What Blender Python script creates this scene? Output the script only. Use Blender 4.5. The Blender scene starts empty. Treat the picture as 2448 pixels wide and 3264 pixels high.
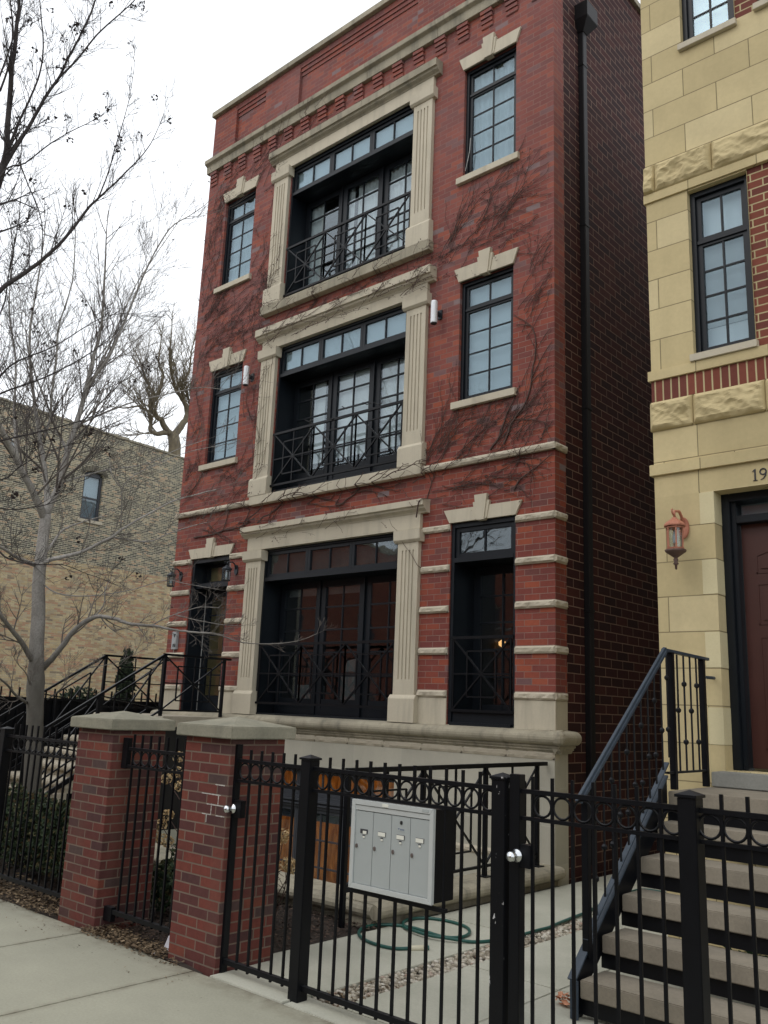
import bpy, bmesh, math, random
from math import sin, cos, pi, radians, floor
from mathutils import Vector, Matrix, noise
random.seed(7)
SC = bpy.context.scene
COL = SC.collection
V = Vector

# ------------------------------------------------------------------ camera
CAM = V((0, 0, 1.7)); FPX = 2782.56
def _axes(p, r, y):
    fwd = V((sin(y)*cos(p), cos(y)*cos(p), sin(p)))
    right = V((cos(y), -sin(y), 0)); down = fwd.cross(right)
    cr, sr = cos(r), sin(r)
    return cr*right+sr*down, -sr*right+cr*down, fwd
RT, DN, FW = _axes(0.22155455, -0.04065727, -0.73245322)
cd = bpy.data.cameras.new('camera'); cam = bpy.data.objects.new('camera', cd); COL.objects.link(cam)
cd.sensor_fit = 'VERTICAL'; cd.sensor_height = 24.0; cd.lens = FPX/3264*24.0
cd.clip_start = 0.05; cd.clip_end = 3000
up = -DN; bk = -FW
cam.matrix_world = Matrix(((RT.x, up.x, bk.x, CAM.x), (RT.y, up.y, bk.y, CAM.y), (RT.z, up.z, bk.z, CAM.z), (0, 0, 0, 1)))
SC.camera = cam

# ------------------------------------------------------------------ world, sun, exposure
W = bpy.data.worlds.new('World'); SC.world = W; W.use_nodes = True
nt = W.node_tree; nt.nodes.clear()
wo = nt.nodes.new('ShaderNodeOutputWorld'); bg = nt.nodes.new('ShaderNodeBackground')
sky = nt.nodes.new('ShaderNodeTexSky'); sky.sky_type = 'NISHITA'; sky.sun_disc = False
sky.sun_elevation = radians(50); sky.sun_rotation = radians(200); sky.air_density = 1.6; sky.dust_density = 4.0
mx = nt.nodes.new('ShaderNodeMixRGB'); mx.inputs[0].default_value = 0.90; mx.inputs[2].default_value = (10.2, 10.45, 10.8, 1)
nt.links.new(sky.outputs[0], mx.inputs[1])
# overcast: luminous cloud with faint mottling
tc = nt.nodes.new('ShaderNodeTexCoord'); nz = nt.nodes.new('ShaderNodeTexNoise'); nz.inputs['Scale'].default_value = 2.2; nz.inputs['Detail'].default_value = 5
mr = nt.nodes.new('ShaderNodeMapRange'); mr.inputs[3].default_value = 0.96; mr.inputs[4].default_value = 1.06
mm = nt.nodes.new('ShaderNodeVectorMath'); mm.operation = 'SCALE'
nt.links.new(tc.outputs['Generated'], nz.inputs['Vector']); nt.links.new(nz.outputs['Fac'], mr.inputs[0])
nt.links.new(mx.outputs[0], mm.inputs[0]); nt.links.new(mr.outputs[0], mm.inputs['Scale'])
nt.links.new(mm.outputs[0], bg.inputs['Color']); bg.inputs['Strength'].default_value = 0.135
nt.links.new(bg.outputs[0], wo.inputs[0])
sl = bpy.data.lights.new('sun', 'SUN'); sl.energy = 0.5; sl.angle = radians(25); sl.color = (1, 0.97, 0.92)
so = bpy.data.objects.new('sun', sl); COL.objects.link(so)
_d = V((sin(radians(200))*cos(radians(50)), cos(radians(200))*cos(radians(50)), sin(radians(50))))
so.rotation_euler = _d.to_track_quat('Z', 'Y').to_euler()
SC.view_settings.view_transform = 'Standard'; SC.view_settings.look = 'None'
SC.view_settings.exposure = 0.0; SC.view_settings.gamma = 1.0; SC.view_settings.use_curve_mapping = False
SC.cycles.max_bounces = 8; SC.cycles.transparent_max_bounces = 12; SC.cycles.use_denoising = True

# ------------------------------------------------------------------ materials
def newmat(name):
    m = bpy.data.materials.new(name); m.use_nodes = True
    n = m.node_tree; n.nodes.clear()
    o = n.nodes.new('ShaderNodeOutputMaterial'); b = n.nodes.new('ShaderNodeBsdfPrincipled')
    n.links.new(b.outputs[0], o.inputs[0]); return m, n, b
def N(n, t, **k):
    x = n.nodes.new(t)
    for a, v in k.items(): setattr(x, a, v)
    return x
def mth(n, op, a, b=None, c=None):
    x = n.nodes.new('ShaderNodeMath'); x.operation = op
    for i, v in enumerate((a, b, c)):
        if v is None: continue
        if isinstance(v, (int, float)): x.inputs[i].default_value = v
        else: n.links.new(v, x.inputs[i])
    return x.outputs[0]
def mixc(n, f, a, b, typ='MIX'):
    x = n.nodes.new('ShaderNodeMixRGB'); x.blend_type = typ
    for i, v in enumerate((f, a, b)):
        if isinstance(v, (int, float)): x.inputs[i].default_value = v
        elif isinstance(v, tuple): x.inputs[i].default_value = (*v, 1)
        else: n.links.new(v, x.inputs[i])
    return x.outputs[0]
def noisef(n, vec, scale, detail=4, rough=0.55):
    x = n.nodes.new('ShaderNodeTexNoise'); x.inputs['Scale'].default_value = scale
    x.inputs['Detail'].default_value = detail; x.inputs['Roughness'].default_value = rough
    n.links.new(vec, x.inputs['Vector']); return x.outputs['Fac']
def rng(n, v, a, b, c, d):
    x = n.nodes.new('ShaderNodeMapRange'); n.links.new(v, x.inputs[0])
    for i, q in enumerate((a, b, c, d)): x.inputs[i+1].default_value = q
    return x.outputs[0]
def ramp(n, v, stops, interp='LINEAR'):
    x = n.nodes.new('ShaderNodeValToRGB'); x.color_ramp.interpolation = interp
    e = x.color_ramp.elements
    while len(e) < len(stops): e.new(0.5)
    for i, (p, c) in enumerate(stops): e[i].position = p; e[i].color = (*c, 1)
    n.links.new(v, x.inputs[0]); return x.outputs[0]
def bump(n, b, h, strength, dist=0.01):
    x = n.nodes.new('ShaderNodeBump'); x.inputs['Strength'].default_value = strength; x.inputs['Distance'].default_value = dist
    n.links.new(h, x.inputs['Height']); n.links.new(x.outputs[0], b.inputs['Normal']); return x
def setr(b, rough, metal=0.0, spec=0.5):
    b.inputs['Roughness'].default_value = rough; b.inputs['Metallic'].default_value = metal
    b.inputs['Specular IOR Level'].default_value = spec

def brick_mat(name, w, h, u0, z0, mortar, stops, mcol, rough=0.85, vert=False, mottle=0.35, bstr=0.5, header=0, wob=0.0, tone=None, streak=0.0, mw=None, tinge=None, edge=0.0):
    m, n, b = newmat(name)
    g = N(n, 'ShaderNodeNewGeometry').outputs['Position']
    s = N(n, 'ShaderNodeSeparateXYZ'); n.links.new(g, s.inputs[0])
    u = mth(n, 'ADD', s.outputs[0], s.outputs[1]); z = s.outputs[2]
    if vert: u, z = z, u
    if wob:
        u = mth(n, 'ADD', u, mth(n, 'MULTIPLY', mth(n, 'SUBTRACT', noisef(n, g, 9.0, 2), 0.5), wob))
        z = mth(n, 'ADD', z, mth(n, 'MULTIPLY', mth(n, 'SUBTRACT', noisef(n, g, 6.0, 2), 0.5), wob))
    zz = mth(n, 'DIVIDE', mth(n, 'SUBTRACT', z, z0), h); row = mth(n, 'FLOOR', zz); fz = mth(n, 'SUBTRACT', zz, row)
    off = mth(n, 'MULTIPLY', mth(n, 'FLOORED_MODULO', row, 2.0), 0.5)
    uu = mth(n, 'DIVIDE', mth(n, 'SUBTRACT', u, u0), w)
    if header:
        hd = mth(n, 'LESS_THAN', mth(n, 'FLOORED_MODULO', row, float(header)), 0.5)
        uu = mth(n, 'MULTIPLY', uu, mth(n, 'ADD', 1.0, hd))
    uu = mth(n, 'ADD', uu, off)
    col = mth(n, 'FLOOR', uu); fu = mth(n, 'SUBTRACT', uu, col)
    msk = mth(n, 'MULTIPLY', mth(n, 'GREATER_THAN', fz, mortar/h), mth(n, 'GREATER_THAN', fu, (mw or mortar)/w))
    cb = N(n, 'ShaderNodeCombineXYZ'); n.links.new(col, cb.inputs[0]); n.links.new(row, cb.inputs[1])
    wn = N(n, 'ShaderNodeTexWhiteNoise'); wn.noise_dimensions = '3D'; n.links.new(cb.outputs[0], wn.inputs['Vector'])
    c = ramp(n, wn.outputs['Value'], stops, 'CONSTANT' if len(stops) > 3 else 'LINEAR')
    nf = noisef(n, g, 28.0, 5, 0.65); nl = noisef(n, g, 1.1, 4, 0.6)
    sc = mth(n, 'ADD', 1.0-mottle/2, mth(n, 'MULTIPLY', nf, mottle))
    sc = mth(n, 'MULTIPLY', sc, rng(n, nl, 0.3, 0.7, 0.88, 1.1))
    cc = N(n, 'ShaderNodeVectorMath'); cc.operation = 'SCALE'; n.links.new(c, cc.inputs[0]); n.links.new(sc, cc.inputs['Scale'])
    mc = mixc(n, rng(n, noisef(n, g, 3.0, 3), 0.35, 0.7, 0, 1), mcol, tuple(x*0.72 for x in mcol))
    out = mixc(n, msk, mc, cc.outputs[0])
    if tone:   # (z, colour above, softness): patchy bands of a different common brick
        zt, colr = tone
        f = mth(n, 'GREATER_THAN', mth(n, 'ADD', s.outputs[2], mth(n, 'MULTIPLY', noisef(n, g, 0.7, 3), 0.25)), zt)
        out = mixc(n, f, out, mixc(n, 1.0, out, colr, 'MULTIPLY'))
    if tinge:  # pale tint: patchy, stronger towards the upper storeys
        bc, bz0, bz1, amt = tinge
        f = mth(n, 'MULTIPLY', rng(n, s.outputs[2], bz0, bz1, .25, 1.0), rng(n, noisef(n, g, .55, 5, .6), .35, .65, .35, 1.0))
        out = mixc(n, mth(n, 'MULTIPLY', f, amt), out, bc)
    if streak:
        mp = N(n, 'ShaderNodeMapping'); mp.inputs['Scale'].default_value = (1.5, 1.5, 0.18); n.links.new(g, mp.inputs[0])
        out = mixc(n, mth(n, 'MULTIPLY', rng(n, noisef(n, mp.outputs[0], 2.5, 5), 0.52, 0.72, 0, 1), streak), out, tuple(x*0.55 for x in mcol))
    n.links.new(out, b.inputs['Base Color']); setr(b, rough, 0, 0.25)
    hh = mth(n, 'ADD', mth(n, 'MULTIPLY', msk, 0.8), mth(n, 'MULTIPLY', nf, 0.35))
    bump(n, b, hh, bstr, 0.006)
    return m

def stone_mat(name, base, dark, scale=3.0, rough=0.8, stain=0.5, fine=0.12, bstr=0.25, streak=0.4, streakcol=None):
    m, n, b = newmat(name)
    g = N(n, 'ShaderNodeNewGeometry').outputs['Position']
    c = mixc(n, rng(n, noisef(n, g, scale, 6, 0.6), 0.35, 0.75, 0, stain), base, dark)
    f = noisef(n, g, 60, 5, 0.7)
    c = mixc(n, rng(n, f, 0.2, 0.8, 0, fine*2), c, tuple(x*0.55 for x in dark))
    if streak:
        mp = N(n, 'ShaderNodeMapping'); mp.inputs['Scale'].default_value = (3.2, 3.2, 0.35); n.links.new(g, mp.inputs[0])
        sk = rng(n, noisef(n, mp.outputs[0], 2.2, 5, 0.6), 0.5, 0.72, 0, streak)
        c = mixc(n, sk, c, streakcol or tuple(x*0.55 for x in dark))
    n.links.new(c, b.inputs['Base Color']); setr(b, rough, 0, 0.25)
    bump(n, b, f, bstr, 0.004); return m

def plain(name, col, rough=0.6, metal=0.0, spec=0.5, var=0.15, scale=12, bstr=0.1):
    m, n, b = newmat(name)
    g = N(n, 'ShaderNodeNewGeometry').outputs['Position']
    f = noisef(n, g, scale, 4)
    n.links.new(mixc(n, f, tuple(x*(1-var) for x in col), tuple(min(1, x*(1+var)) for x in col)), b.inputs['Base Color'])
    setr(b, rough, metal, spec)
    if bstr: bump(n, b, noisef(n, g, scale*5, 3), bstr, 0.002)
    return m

M = {}
RED = [(0, (0.213, 0.051, 0.036)), (.18, (0.240, 0.057, 0.037)), (.36, (0.194, 0.048, 0.037)), (.54, (0.173, 0.048, 0.040)), (.66, (0.275, 0.064, 0.036)),
       (.80, (0.152, 0.053, 0.046)), (.88, (0.322, 0.077, 0.039)), (.955, (0.158, 0.086, 0.085)), (.99, (0.211, 0.171, 0.175))]
M['brick'] = brick_mat('red face brick', .2045, .0729, -5.05+8.54, 3.99, .0082, RED, (.27, .165, .135), mottle=.5, bstr=.6, tinge=((.25, .125, .118), 2.5, 8.5, .50), streak=.10)
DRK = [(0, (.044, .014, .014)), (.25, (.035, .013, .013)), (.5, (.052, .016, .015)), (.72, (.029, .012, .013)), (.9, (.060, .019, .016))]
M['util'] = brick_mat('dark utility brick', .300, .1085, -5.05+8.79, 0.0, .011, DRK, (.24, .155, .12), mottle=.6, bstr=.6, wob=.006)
M['pbrick'] = brick_mat('pillar brick', .212, .0664, 0.03, 0.02, .010,
       [(0, (.105, .034, .029)), (.2, (.130, .038, .030)), (.42, (.088, .033, .030)), (.6, (.150, .042, .031)), (.75, (.074, .033, .032)), (.88, (.160, .048, .032)), (.96, (.075, .046, .043))],
       (.185, .135, .105), mottle=.6, bstr=.7, streak=.25)
M['tanbrick'] = brick_mat('tan common brick', .205, .066, 0, 0, .017,
       [(0, (0.104, 0.098, 0.079)), (.3, (0.159, 0.146, 0.110)), (.5, (0.244, 0.213, 0.146)), (.68, (0.378, 0.317, 0.213)), (.82, (0.439, 0.305, 0.195)), (.93, (0.122, 0.110, 0.091))],
       (0.610, 0.573, 0.439), mottle=.5, header=6, wob=.012, bstr=.6, mw=.014)
M['tanlow'] = brick_mat('weathered buff brick', .24, .066, 0.1, 0, .010,
       [(0, (0.512, 0.390, 0.220)), (.2, (0.561, 0.451, 0.268)), (.4, (0.439, 0.305, 0.183)), (.55, (0.488, 0.403, 0.268)), (.7, (0.488, 0.293, 0.183)), (.84, (0.586, 0.488, 0.305)), (.93, (0.293, 0.232, 0.159))],
       (0.488, 0.427, 0.317), mottle=.8, header=6, wob=.05, bstr=.8, streak=.3)
M['redlow'] = brick_mat('weathered orange brick', .24, .066, 0.1, 0, .010,
       [(0, (.34, .13, .08)), (.3, (.40, .18, .10)), (.6, (.28, .11, .07)), (.85, (.42, .30, .18))], (.38, .30, .22), mottle=.7, wob=.04)
M['crossbrick'] = brick_mat('brown brick', .21, .068, 0, 0, .01, [(0, (.26, .07, .045)), (.4, (.22, .06, .04)), (.8, (.30, .09, .05))], (.3, .2, .15))
YS = [(0, (.545, .450, .250)), (.3, (.575, .478, .270)), (.6, (.515, .425, .235)), (.85, (.60, .505, .295))]
def ystone(name, z0, w=.62, u0=.0, h=.302, j=.009):
    return brick_mat(name, w, h, u0, z0, j, YS, (.27, .22, .12), mottle=.20, bstr=.4, streak=.10)
M['ystone'] = ystone('buff cast stone blocks', 1.22, u0=-3.155+7.2)
M['ystone2'] = ystone('buff cast stone blocks upper', 4.81, u0=-3.155+7.2)
M['ystone3'] = ystone('buff cast stone band', -5, w=.62, h=20, u0=-2.85+7.2)
M['yrock'] = stone_mat('rock faced buff stone', (.575, .475, .265), (.49, .40, .22), 4, .85, .4, .1, .5, 0)
M['ypale'] = stone_mat('pale buff stone', (.66, .59, .37), (.58, .50, .30), 5, .85, .4, .1, .2, 0)
YR = [(0, (.165, .052, .038)), (.35, (.135, .043, .034)), (.7, (.20, .06, .04))]
M['ybrick'] = brick_mat('yellow house brick infill', .21, .0745, 0, 4.82, .012, YR, (.50, .42, .24), bstr=.6)
M['soldier'] = brick_mat('soldier course brick', 40.0, .0745, -15.0, -3.22+7.2, .014, YR, (.50, .42, .24), vert=True, bstr=.6)
M['lime'] = stone_mat('limestone', (.58, .525, .41), (.47, .425, .325), 2.2, .8, .6, .10, .25, .35, (.25, .23, .18))
M['limedark'] = stone_mat('weathered limestone', (.45, .405, .305), (.24, .22, .165), 1.8, .85, .9, .18, .35, .6, (.12, .115, .095))
M['limebase'] = brick_mat('limestone base blocks', .80, .385, -8.3, .165, .007, [(0, (.47, .45, .37)), (.5, (.43, .41, .34)), (.8, (.49, .465, .38))], (.52, .50, .43), mottle=.12, bstr=.3, streak=.15)
M['limerock'] = stone_mat('rock faced limestone', (.55, .495, .39), (.44, .39, .30), 6, .85, .5, .14, .6, 0)
M['cap'] = stone_mat('weathered concrete cap', (.34, .32, .245), (.22, .215, .165), 5, .9, .9, .25, .5, .35, (.12, .12, .095))
M['walk'] = stone_mat('sidewalk concrete', (.395, .385, .30), (.29, .285, .225), 1.1, .9, .9, .2, .4, 0)
M['walk2'] = stone_mat('yard concrete', (.53, .525, .44), (.37, .37, .30), 1.4, .9, .9, .18, .4, 0)
m = M['walk']; n = m.node_tree; b = [x for x in n.nodes if x.type == 'BSDF_PRINCIPLED'][0]; src = b.inputs['Base Color'].links[0].from_socket
g = N(n, 'ShaderNodeNewGeometry').outputs['Position']; s_ = N(n, 'ShaderNodeSeparateXYZ'); n.links.new(g, s_.inputs[0])
fx = mth(n, 'ABSOLUTE', mth(n, 'SUBTRACT', mth(n, 'FLOORED_MODULO', mth(n, 'DIVIDE', mth(n, 'SUBTRACT', s_.outputs[0], -4.945), 1.29), 1.0), .5))
dj = mth(n, 'ADD', rng(n, fx, .455, .5, 0, .8), rng(n, s_.outputs[1], 3.66, 3.85, 0, 1.0))
dj = mth(n, 'MULTIPLY', dj, rng(n, noisef(n, g, 7, 6, .7), .35, .65, 0, 1))
c = mixc(n, mth(n, 'MINIMUM', dj, .75), src, (.17, .15, .11)); c = mixc(n, rng(n, noisef(n, g, 26, 3, .5), .70, .74, 0, .45), c, (.16, .15, .12)); n.links.new(c, b.inputs['Base Color'])
M['joint'] = plain('joint dirt', (.07, .06, .045), .95)
M['asphalt'] = plain('asphalt', (.05, .05, .05), .9, bstr=.4)
M['tread'] = stone_mat('stone stair tread', (.31, .272, .212), (.16, .142, .112), 3.5, .85, .7, .2, .4, 0)
M['bluestone'] = stone_mat('grey stone threshold', (.30, .30, .27), (.21, .21, .19), 6, .85, .7, .2, .4, 0)
M['steplime'] = stone_mat('limestone step', (.46, .41, .32), (.33, .30, .235), 5, .85, .7, .2, .3, 0)

def iron(name, col, rough, chips=0.0):
    m, n, b = newmat(name)
    g = N(n, 'ShaderNodeNewGeometry').outputs['Position']
    f = noisef(n, g, 14, 4)
    c = mixc(n, f, tuple(x*.75 for x in col), tuple(x*1.35 for x in col))
    # dust settling on the upward faces of the bars
    s = N(n, 'ShaderNodeSeparateXYZ'); n.links.new(N(n, 'ShaderNodeNewGeometry').outputs['Normal'], s.inputs[0])
    c = mixc(n, mth(n, 'MULTIPLY', rng(n, s.outputs[2], .3, 1, 0, .30), f), c, (.10, .105, .115))
    if chips:
        mp = N(n, 'ShaderNodeMapping'); mp.inputs['Scale'].default_value = (1, 1, .35); n.links.new(g, mp.inputs[0])
        c = mixc(n, rng(n, noisef(n, mp.outputs[0], 38, 3, .6), .665, .68, 0, chips), c, (.42, .42, .42))
    n.links.new(c, b.inputs['Base Color']); setr(b, rough, 0, .22)
    bump(n, b, noisef(n, g, 120, 3), .15, .001); return m
M['iron'] = iron('black painted iron', (.0040, .0046, .0062), .40)
M['ironchip'] = iron('black painted iron with chips', (.0040, .0046, .0062), .40, 1.0)
M['ironblue'] = iron('blue black painted steel', (.040, .054, .072), .38)
M['frame'] = plain('blue black window frame', (.0065, .0095, .0135), .42, 0, .3, .2, 8, .05)
M['framegrey'] = plain('grey painted frame', (.05, .055, .065), .5)
M['gutter'] = plain('dark bronze downspout', (.010, .009, .010), .5, 0, .2)
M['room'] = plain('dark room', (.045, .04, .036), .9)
M['blind'] = plain('white window shade', (.42, .47, .49), .85, var=.05, bstr=0)
M['blindwhite'] = plain('bright white blind', (.80, .82, .82), .8, var=.04, bstr=0)
M['curtain'] = plain('pale curtain', (.72, .71, .68), .9, var=.1, bstr=0)
M['curtaindark'] = plain('dim curtain', (.16, .16, .15), .9, var=.3, scale=4, bstr=0)
M['woodroom'] = plain('brightened interior wood', (.55, .40, .16), .7, var=.4, scale=3)  # colour brightened to stand in for lamp light in the entrance hall
M['doorwood'] = plain('dark red brown door', (.055, .016, .011), .45, var=.25, scale=5)
M['aluminium'] = plain('grey painted mailbox metal', (.42, .455, .45), .5, .25, .5, .05, 20, .03)
M['alframe'] = plain('light mailbox frame', (.56, .59, .58), .45, .3, .5, .05, 20, .03)
M['label'] = plain('paper label', (.70, .70, .62), .8, var=.08)
M['slot'] = plain('dark slot', (.03, .03, .035), .6)
M['lock'] = plain('dull lock metal', (.26, .22, .21), .4, .8)
M['steel'] = plain('satin steel', (.62, .64, .66), .22, 1.0, var=.03, bstr=0)
M['sconcewhite'] = plain('white sconce tube', (.72, .74, .76), .35, .2, var=.06, bstr=0)
M['lanterndark'] = plain('dark blue grey cast metal', (.025, .032, .04), .5, .3, var=.4)
M['copper'] = plain('faded copper paint', (.42, .17, .105), .6, .15, var=.25, scale=25)
M['copperdark'] = plain('dark copper', (.12, .075, .06), .6, .3, var=.3, scale=25)
M['rubber'] = plain('green hose', (.010, .075, .060), .4, 0, .5, .2)
M['nozzle'] = plain('cream nozzle', (.60, .56, .42), .5)
M['plasticgrey'] = plain('grey plastic', (.34, .36, .37), .5)
M['black'] = plain('black', (.01, .01, .01), .6)
M['paper'] = plain('white litter', (.68, .68, .74), .7)
M['number'] = plain('dark lettering', (.02, .02, .025), .5)
M['whiteline'] = plain('pale weatherstrip', (.42, .42, .40), .5)

def glass_mat(name, tint=(.86, .91, .93), rough=.015, boost=.0, wave=.12, rc=(.86, .94, 1)):
    m = bpy.data.materials.new(name); m.use_nodes = True; n = m.node_tree; n.nodes.clear()
    o = N(n, 'ShaderNodeOutputMaterial'); mixs = N(n, 'ShaderNodeMixShader')
    gl = N(n, 'ShaderNodeBsdfGlossy'); gl.inputs['Roughness'].default_value = rough; gl.inputs['Color'].default_value = (*rc, 1)
    tr = N(n, 'ShaderNodeBsdfTransparent'); tr.inputs[0].default_value = (*tint, 1)
    fr = N(n, 'ShaderNodeFresnel'); gn = N(n, 'ShaderNodeNewGeometry'); g = gn.outputs['Position']
    n.links.new(rng(n, gn.outputs['Backfacing'], 0, 1, 1.52, 1/1.52), fr.inputs[0])   # a solid pane: same reflectance on both faces
    bp = N(n, 'ShaderNodeBump'); bp.inputs['Strength'].default_value = wave; bp.inputs['Distance'].default_value = .02
    n.links.new(noisef(n, g, 2.3, 2), bp.inputs['Height']); n.links.new(bp.outputs[0], gl.inputs['Normal'])
    f = mth(n, 'MINIMUM', mth(n, 'ADD', mth(n, 'MULTIPLY', fr.outputs[0], 1.15), boost), 1.0)   # both faces of the double glazing
    n.links.new(f, mixs.inputs[0]); n.links.new(tr.outputs[0], mixs.inputs[1]); n.links.new(gl.outputs[0], mixs.inputs[2])
    n.links.new(mixs.outputs[0], o.inputs[0]); return m
M['glass'] = glass_mat('window glass', boost=.02)
M['glasscoat'] = glass_mat('coated upper window glass', boost=.05, rc=(.55, .68, .76))
M['lampglass'] = glass_mat('lantern glass', (.8, .85, .85), .15, .05)
def emit(name, col, s):
    m = bpy.data.materials.new(name); m.use_nodes = True; n = m.node_tree; n.nodes.clear()
    o = N(n, 'ShaderNodeOutputMaterial'); e = N(n, 'ShaderNodeEmission'); e.inputs[0].default_value = (*col, 1); e.inputs[1].default_value = s
    n.links.new(e.outputs[0], o.inputs[0]); return m
M['bulb'] = emit('lit bulb', (1, .50, .18), 1.6)

def bark_mat(name, a, b_, scale, low=None):
    m, n, b = newmat(name)
    g = N(n, 'ShaderNodeNewGeometry').outputs['Position']
    mp = N(n, 'ShaderNodeMapping'); mp.inputs['Scale'].default_value = (1, 1, .45); n.links.new(g, mp.inputs[0])
    f = noisef(n, mp.outputs[0], scale, 6, .65)
    c = mixc(n, rng(n, f, .3, .7, 0, 1), a, b_)
    c = mixc(n, rng(n, noisef(n, g, 55, 4), .4, .7, 0, .5), c, tuple(x*.5 for x in b_))
    if low:   # old fissured bark on the lower trunk gives way to smooth young bark
        s_ = N(n, 'ShaderNodeSeparateXYZ'); n.links.new(g, s_.inputs[0])
        c = mixc(n, rng(n, mth(n, 'ADD', s_.outputs[2], mth(n, 'MULTIPLY', noisef(n, mp.outputs[0], 5, 4), 1.6)), 2.2, 4.2, 1, 0), c, mixc(n, f, low, tuple(x*.5 for x in low)))
    n.links.new(c, b.inputs['Base Color']); setr(b, .9, 0, .2); bump(n, b, f, .6, .006); return m
M['bark'] = bark_mat('pale grey bark', (.50, .48, .45), (.27, .255, .235), 9, low=(.15, .14, .12))
M['twigbark'] = bark_mat('grey brown twig bark', (.23, .205, .185), (.13, .115, .105), 12)
M['barkdark'] = bark_mat('dark brown grey bark', (.075, .065, .062), (.045, .040, .040), 12)
M['barkfar'] = bark_mat('yellow brown bark', (.26, .22, .15), (.13, .11, .08), 8)
M['seed'] = plain('dark seed pods', (.030, .020, .018), .9, var=.4)
M['seedbrown'] = plain('brown dried fruit', (.065, .030, .018), .9, var=.4)
M['vine'] = plain('dead vine stem', (.070, .042, .034), .9, var=.4)
M['vineleaf'] = plain('dried vine leaf stalks', (.050, .024, .022), .95, var=.5, scale=30)
def leafmat(name, stops, sc=40):
    m, n, b = newmat(name)
    oi = N(n, 'ShaderNodeNewGeometry')
    c = ramp(n, oi.outputs['Random Per Island'], stops); n.links.new(c, b.inputs['Base Color']); setr(b, .75, 0, .3); return m
M['yew'] = leafmat('yew foliage', [(0, (.014, .028, .015)), (.4, (.028, .048, .022)), (.75, (.055, .075, .032)), (.9, (.10, .085, .035)), (1, (.13, .08, .04))])
M['arbor'] = leafmat('arborvitae foliage', [(0, (.016, .028, .018)), (1, (.045, .062, .032))])
M['dryflower'] = leafmat('dried hydrangea petals', [(0, (.38, .25, .11)), (.5, (.52, .38, .20)), (1, (.62, .50, .30))])
M['litter'] = leafmat('dry leaf litter', [(0, (.055, .038, .022)), (.4, (.115, .078, .045)), (.8, (.19, .135, .08)), (1, (.28, .21, .13))])
M['mulch'] = leafmat('bark mulch', [(0, (.022, .014, .011)), (.5, (.045, .028, .020)), (1, (.085, .055, .038))])
M['pebble'] = leafmat('pebbles', [(0, (.20, .17, .13)), (.3, (.34, .30, .23)), (.6, (.46, .42, .34)), (.85, (.55, .52, .45)), (1, (.30, .20, .15))])
M['soil'] = plain('dark soil', (.035, .025, .018), .95, var=.5, scale=30, bstr=.8)
M['grass'] = plain('winter grass ground', (.075, .075, .035), .95, var=.4, scale=5, bstr=.5)
M['moss'] = leafmat('mossy plants', [(0, (.012, .035, .012)), (1, (.03, .075, .02))])

# paper curtain glowing from the room light behind it
m, n, b = newmat('brown paper lit from behind'); M['amber'] = m
g = N(n, 'ShaderNodeNewGeometry').outputs['Position']
mp = N(n, 'ShaderNodeMapping'); mp.inputs['Scale'].default_value = (3.5, 1, .9); n.links.new(g, mp.inputs[0])
c_ = mixc(n, rng(n, noisef(n, mp.outputs[0], 3.0, 5, .6), .35, .65, 0, 1), (.22, .085, .026), (.62, .31, .11))
n.links.new(c_, b.inputs['Base Color']); setr(b, .8, 0, .2)
tl = N(n, 'ShaderNodeBsdfTranslucent'); n.links.new(c_, tl.inputs[0]); ms = N(n, 'ShaderNodeMixShader'); ms.inputs[0].default_value = .6
o_ = [x for x in n.nodes if x.type == 'OUTPUT_MATERIAL'][0]
n.links.new(b.outputs[0], ms.inputs[1]); n.links.new(tl.outputs[0], ms.inputs[2]); n.links.new(ms.outputs[0], o_.inputs[0])

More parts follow.
